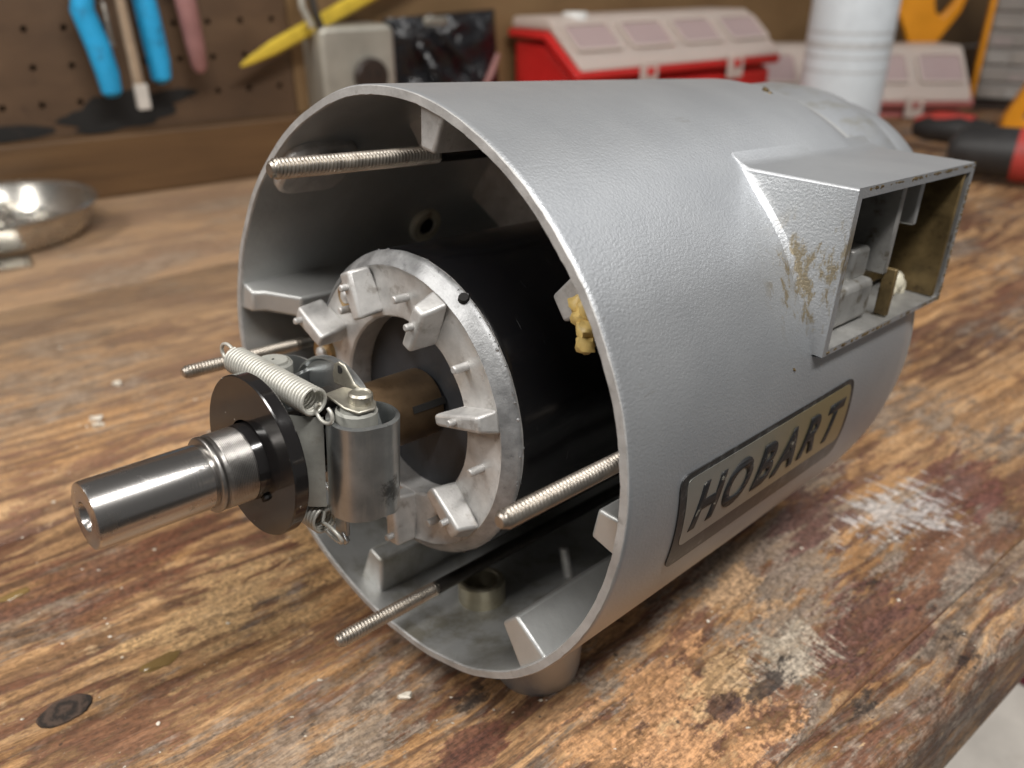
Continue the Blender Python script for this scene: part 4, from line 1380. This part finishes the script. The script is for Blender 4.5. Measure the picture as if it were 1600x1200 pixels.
# ==================================================================== rotor shaft with centrifugal switch
SH = thing('rotor_shaft', 'steel rotor shaft with black disc, springs and zinc weight sticking out in front', 'rotor shaft', MOTOR)
G().lathe([(0.0500, 0.0160), (0.0500, 0.0141), (0.026, 0.0141), (0.001, 0.0141)], 64, C, caps=(True, True)).build('rotor_face', 'rotor_grey', SH)
# plain end with centre hole and step
G().lathe([(0.0003, -0.0930), (0.0016, -0.0930), (0.0018, -0.0960), (0.0040, -0.0992), (0.0042, -0.1000), (0.0086, -0.1000), (0.0092, -0.0998), (0.0095, -0.0990), (0.0097, -0.0690),
           (0.0096, -0.0684), (0.0092, -0.0681), (0.0092, -0.0668)], 96, C, caps=(True, False)).build('shaft', 'steel', SH, angle=25)
g = G().lathe([(0.0092, -0.0673), (0.0109, -0.0673), (0.0113, -0.0669), (0.0113, -0.0659), (0.0110, -0.0657), (0.0110, -0.0650)], 72, C)
g.thread(C, -0.0650, -0.0560, 0.0113, 0.00016, 0.00050, 80, 4)
g.build('threaded_collar', 'collar_steel', SH, angle=60)
G().lathe([(0.0114, -0.0562), (0.0114, -0.0560), (0.0116, -0.0556), (0.0116, -0.045), (0.0115, -0.044), (0.0115, -0.0225)], 72, C, caps=(True, False)).build('sleeve', 'disc', SH)
G().box((CA + 0.0080, -0.0534, CB - 0.0088), (0.0030, 0.0016, 0.0024), Matrix.Rotation(radians(-45), 3, 'Y')).build('set_screw_notch', 'tar', SH, 0.0004)
G().lathe([(0.0114, -0.0530), (0.0245, -0.0530), (0.0249, -0.0526), (0.0249, -0.0490), (0.0246, -0.0486), (0.0118, -0.0484)], 128, (CA, CB + 0.0012), jit=0.00006).build('disc', 'disc', SH)
bush = G().lathe([(0.0118, -0.021), (0.0120, 0.0122), (0.0116, 0.0128), (0.0080, 0.0132)], 64, C, caps=(False, True)).build('bush', 'bronze', SH)
a = radians(22)
G().box((CA + 0.0115 * cos(a), 0.0065, CB + 0.0115 * sin(a)), (0.0016, 0.0135, 0.0024), Matrix.Rotation(-a, 3, 'Y')).build('slot', 'tar', bush)

# second, plated disc behind the weights
G().lathe([(0.0117, -0.0228), (0.0232, -0.0228), (0.0240, -0.0238), (0.0246, -0.0238), (0.0248, -0.0226), (0.0246, -0.0212), (0.0117, -0.0208)], 96, C, jit=0.0001).build('plated_disc', 'zinc', SH)

# zinc weight: oblong sleeve standing upright beside the shaft (right), with its twin on the far side
def weight(sx):
    x0, y0 = CA + sx * 0.0228, -0.0285
    zt, zb = CB + 0.0164, CB - 0.0143
    outl = rounded(0.0190, 0.0212, 0.0088, 8)
    inl = rounded(0.0164, 0.0186, 0.0075, 8)
    m = len(outl)
    ca_, sa_ = cos(radians(-12 * sx)), sin(radians(-12 * sx))
    R2 = lambda p: (x0 + p[0] * ca_ - p[1] * sa_, y0 + p[0] * sa_ + p[1] * ca_)
    vs = []
    for pl, z in ((outl, zb), (outl, zt - 0.0004), (inl, zt), (inl, zt - 0.012)):
        for p in pl:
            q = R2(p)
            zz = z + (0.0007 * mnoise.noise(Vector((q[0] * 420, q[1] * 420, 2))) if z == zb else 0)
            vs.append((q[0], q[1], zz))
    fs = []
    for r_ in range(3):
        for i in range(m):
            i2 = (i + 1) % m
            fs.append((r_ * m + i, r_ * m + i2, (r_ + 1) * m + i2, (r_ + 1) * m + i))
    fs += [tuple(range(m)), tuple(range(3 * m, 4 * m))]
    w_ = G().add(vs, fs).build('weight', 'zinc', SH, angle=40)
    # fibre roller seen inside the sleeve, and the clip riveted on top
    cx, cy = R2((-0.0012, -0.0015))
    G().lathe([(0.0062, zt - 0.011), (0.0062, zt + 0.0012), (0.0056, zt + 0.0020), (0.0054, zt + 0.0012), (0.0048, zt + 0.0014), (0.0046, zt + 0.0024), (0.0005, zt + 0.0025)], 32, (cx, cy), axis='Z').build('roller', 'grey_fibre', w_)
    return w_, (cx, cy, zt)


w1, (wx, wy, wz) = weight(1)
weight(-1)
# the clip: a bent plate from the sleeve top forward to the spring eye, and up against the plated disc
g = G().prism([(-0.0078, -0.0052), (0.0020, -0.0054), (0.0068, -0.0036), (0.0072, 0.0020), (0.0040, 0.0046), (-0.0030, 0.0050), (-0.0085, 0.0018)], lambda u, v, t_: (wx + u - 0.0012, wy + v + 0.0005, wz + t_ - 0.08 * u), 0.0030, 0.0040)
g.build('clip', 'yellow_zinc', SH, 0.0004)
G().lathe([(0.0036, wz + 0.0036), (0.0036, wz + 0.0062), (0.0030, wz + 0.0068), (0.0026, wz + 0.0062), (0.0002, wz + 0.0061)], 20, (wx + 0.0005, wy + 0.0012), axis='Z', caps=(False, True)).build('rivet', 'yellow_zinc', SH)
lugp = [(-0.0070, 0.0), (0.0050, -0.0005), (0.0040, 0.0012), (0.0012, 0.0022), (-0.0008, 0.0050), (-0.0026, 0.0072), (-0.0046, 0.0078), (-0.0064, 0.0066), (-0.0074, 0.0030)]
g = G().prism(lugp, lambda u, v, t_: (wx - 0.0085 + u, wy + 0.0040 + t_ + u * 0.2, wz + 0.0036 + v), 0.0, 0.0009)
tab = g.build('tab', 'yellow_zinc', SH, 0.0004)
G().tube([(wx - 0.0129, wy + 0.0036, wz + 0.0088), (wx - 0.0129, wy + 0.0030, wz + 0.0088)], 0.0013, 12).build('tab_hole', 'tar', tab)
G().box((wx - 0.0140, wy - 0.0010, wz - 0.0005), (0.0100, 0.0085, 0.0045)).build('bracket', 'dark_rod_steel', SH, 0.0006)

# fibre pad between disc and weight, waisted
vs, fs = [], []
nu, nv = 8, 12
for side in (0, 1):
    for j in range(nv + 1):
        v = j / nv * 2 - 1
        for i in range(nu + 1):
            u = i / nu
            waist = 1 - 0.20 * (1 - v * v)
            x = CA + 0.0150 - 0.0140 * (1 - u) * waist + (0.0010 if side else 0)
            y = -0.0390 - 0.0085 * (1 - u) ** 0.8 + (0.0014 if side else 0)
            vs.append((x, y, CB + 0.0005 + v * 0.0152 - 0.0014 * (1 - u)))
M_ = (nu + 1) * (nv + 1)
for j in range(nv):
    for i in range(nu):
        a_ = j * (nu + 1) + i
        fs.append((a_, a_ + 1, a_ + nu + 2, a_ + nu + 1))
        fs.append((M_ + a_, M_ + a_ + nu + 1, M_ + a_ + nu + 2, M_ + a_ + 1))
edge = [i for i in range(nu + 1)] + [j * (nu + 1) + nu for j in range(1, nv + 1)] + [nv * (nu + 1) + i for i in range(nu - 1, -1, -1)] + [j * (nu + 1) for j in range(nv - 1, 0, -1)]
for k in range(len(edge)):
    a_, b2 = edge[k], edge[(k + 1) % len(edge)]
    fs.append((a_, b2, M_ + b2, M_ + a_))
G().add(vs, fs).build('fibre_pad', 'grey_fibre', SH, angle=50)
# tang under the weight that holds the lower spring
G().box((CA + 0.0195, -0.0345, CB - 0.0185), (0.0058, 0.0016, 0.0105)).build('tang', 'zinc', SH, 0.0004)
G().box((CA + 0.0212, -0.0350, CB - 0.0246), (0.0036, 0.0014, 0.0026), Matrix.Rotation(radians(35), 3, 'Y')).build('tang', 'zinc', SH, 0.0003)


def spring(p0, p1, R, wire, turns, hooks, hr=0.0028):
    p0, p1 = Vector(p0), Vector(p1)
    t_ = (p1 - p0).normalized()
    x = t_.cross(Vector((0, 1, 0))).normalized()
    y = t_.cross(x)
    n_ = turns * 20
    path = []
    for i in range(n_ + 1):
        a_ = 2 * pi * i / 20
        path.append(p0 + (p1 - p0) * (i / n_) + x * (R * cos(a_)) + y * (R * sin(a_)))
    o = G().tube(path, wire, 7).build('spring', 'spring_wire', SH, angle=80)
    for (c, d, e) in hooks:
        c, d, e = Vector(c), Vector(d), Vector(e)
        r_ = hr
        hp = [c]
        for i in range(15):
            a_ = radians(-60 + 300 * i / 14)
            hp.append(c + d * (r_ * (1 + 0.9 * (1 - cos(a_)) / 2) * 1.0 + r_ * -cos(a_) * 0.9) + e * (r_ * sin(a_)))
        G().tube(hp, wire, 7).build('hook', 'spring_wire', o, angle=80)
    return o


t0 = Vector((CA + 0.0150, -0.0395, CB + 0.0205))
t1 = Vector((CA - 0.0245, -0.0425, CB + 0.0215))
dd = (t0 - t1).normalized()
spring(t1, t0, 0.0039, 0.00060, 29, [(t0 + Vector((0, 0, -0.002)), dd, Vector((0, 0, -1))), (t1 + Vector((0, 0, 0.001)), -dd, Vector((0, 0, 1)))])
b0 = Vector((CA + 0.0150, -0.0375, CB - 0.0205))
b1 = Vector((CA - 0.0245, -0.0400, CB - 0.0200))
lower = spring(b1, b0, 0.0039, 0.00060, 28, [])
hk = []
for i in range(19):
    a_ = radians(150 - 300 * i / 18)
    hk.append(Vector((b0.x + 0.0046 + 0.0048 * cos(a_), b0.y - 0.0008 - 0.0012 * sin(a_), b0.z - 0.0016 + 0.0030 * sin(a_))))
G().tube([b0 + Vector((-0.0004, 0, 0.0036))] + hk, 0.00062, 7).build('hook', 'spring_wire', lower, angle=80)

# nothing above needs a later override
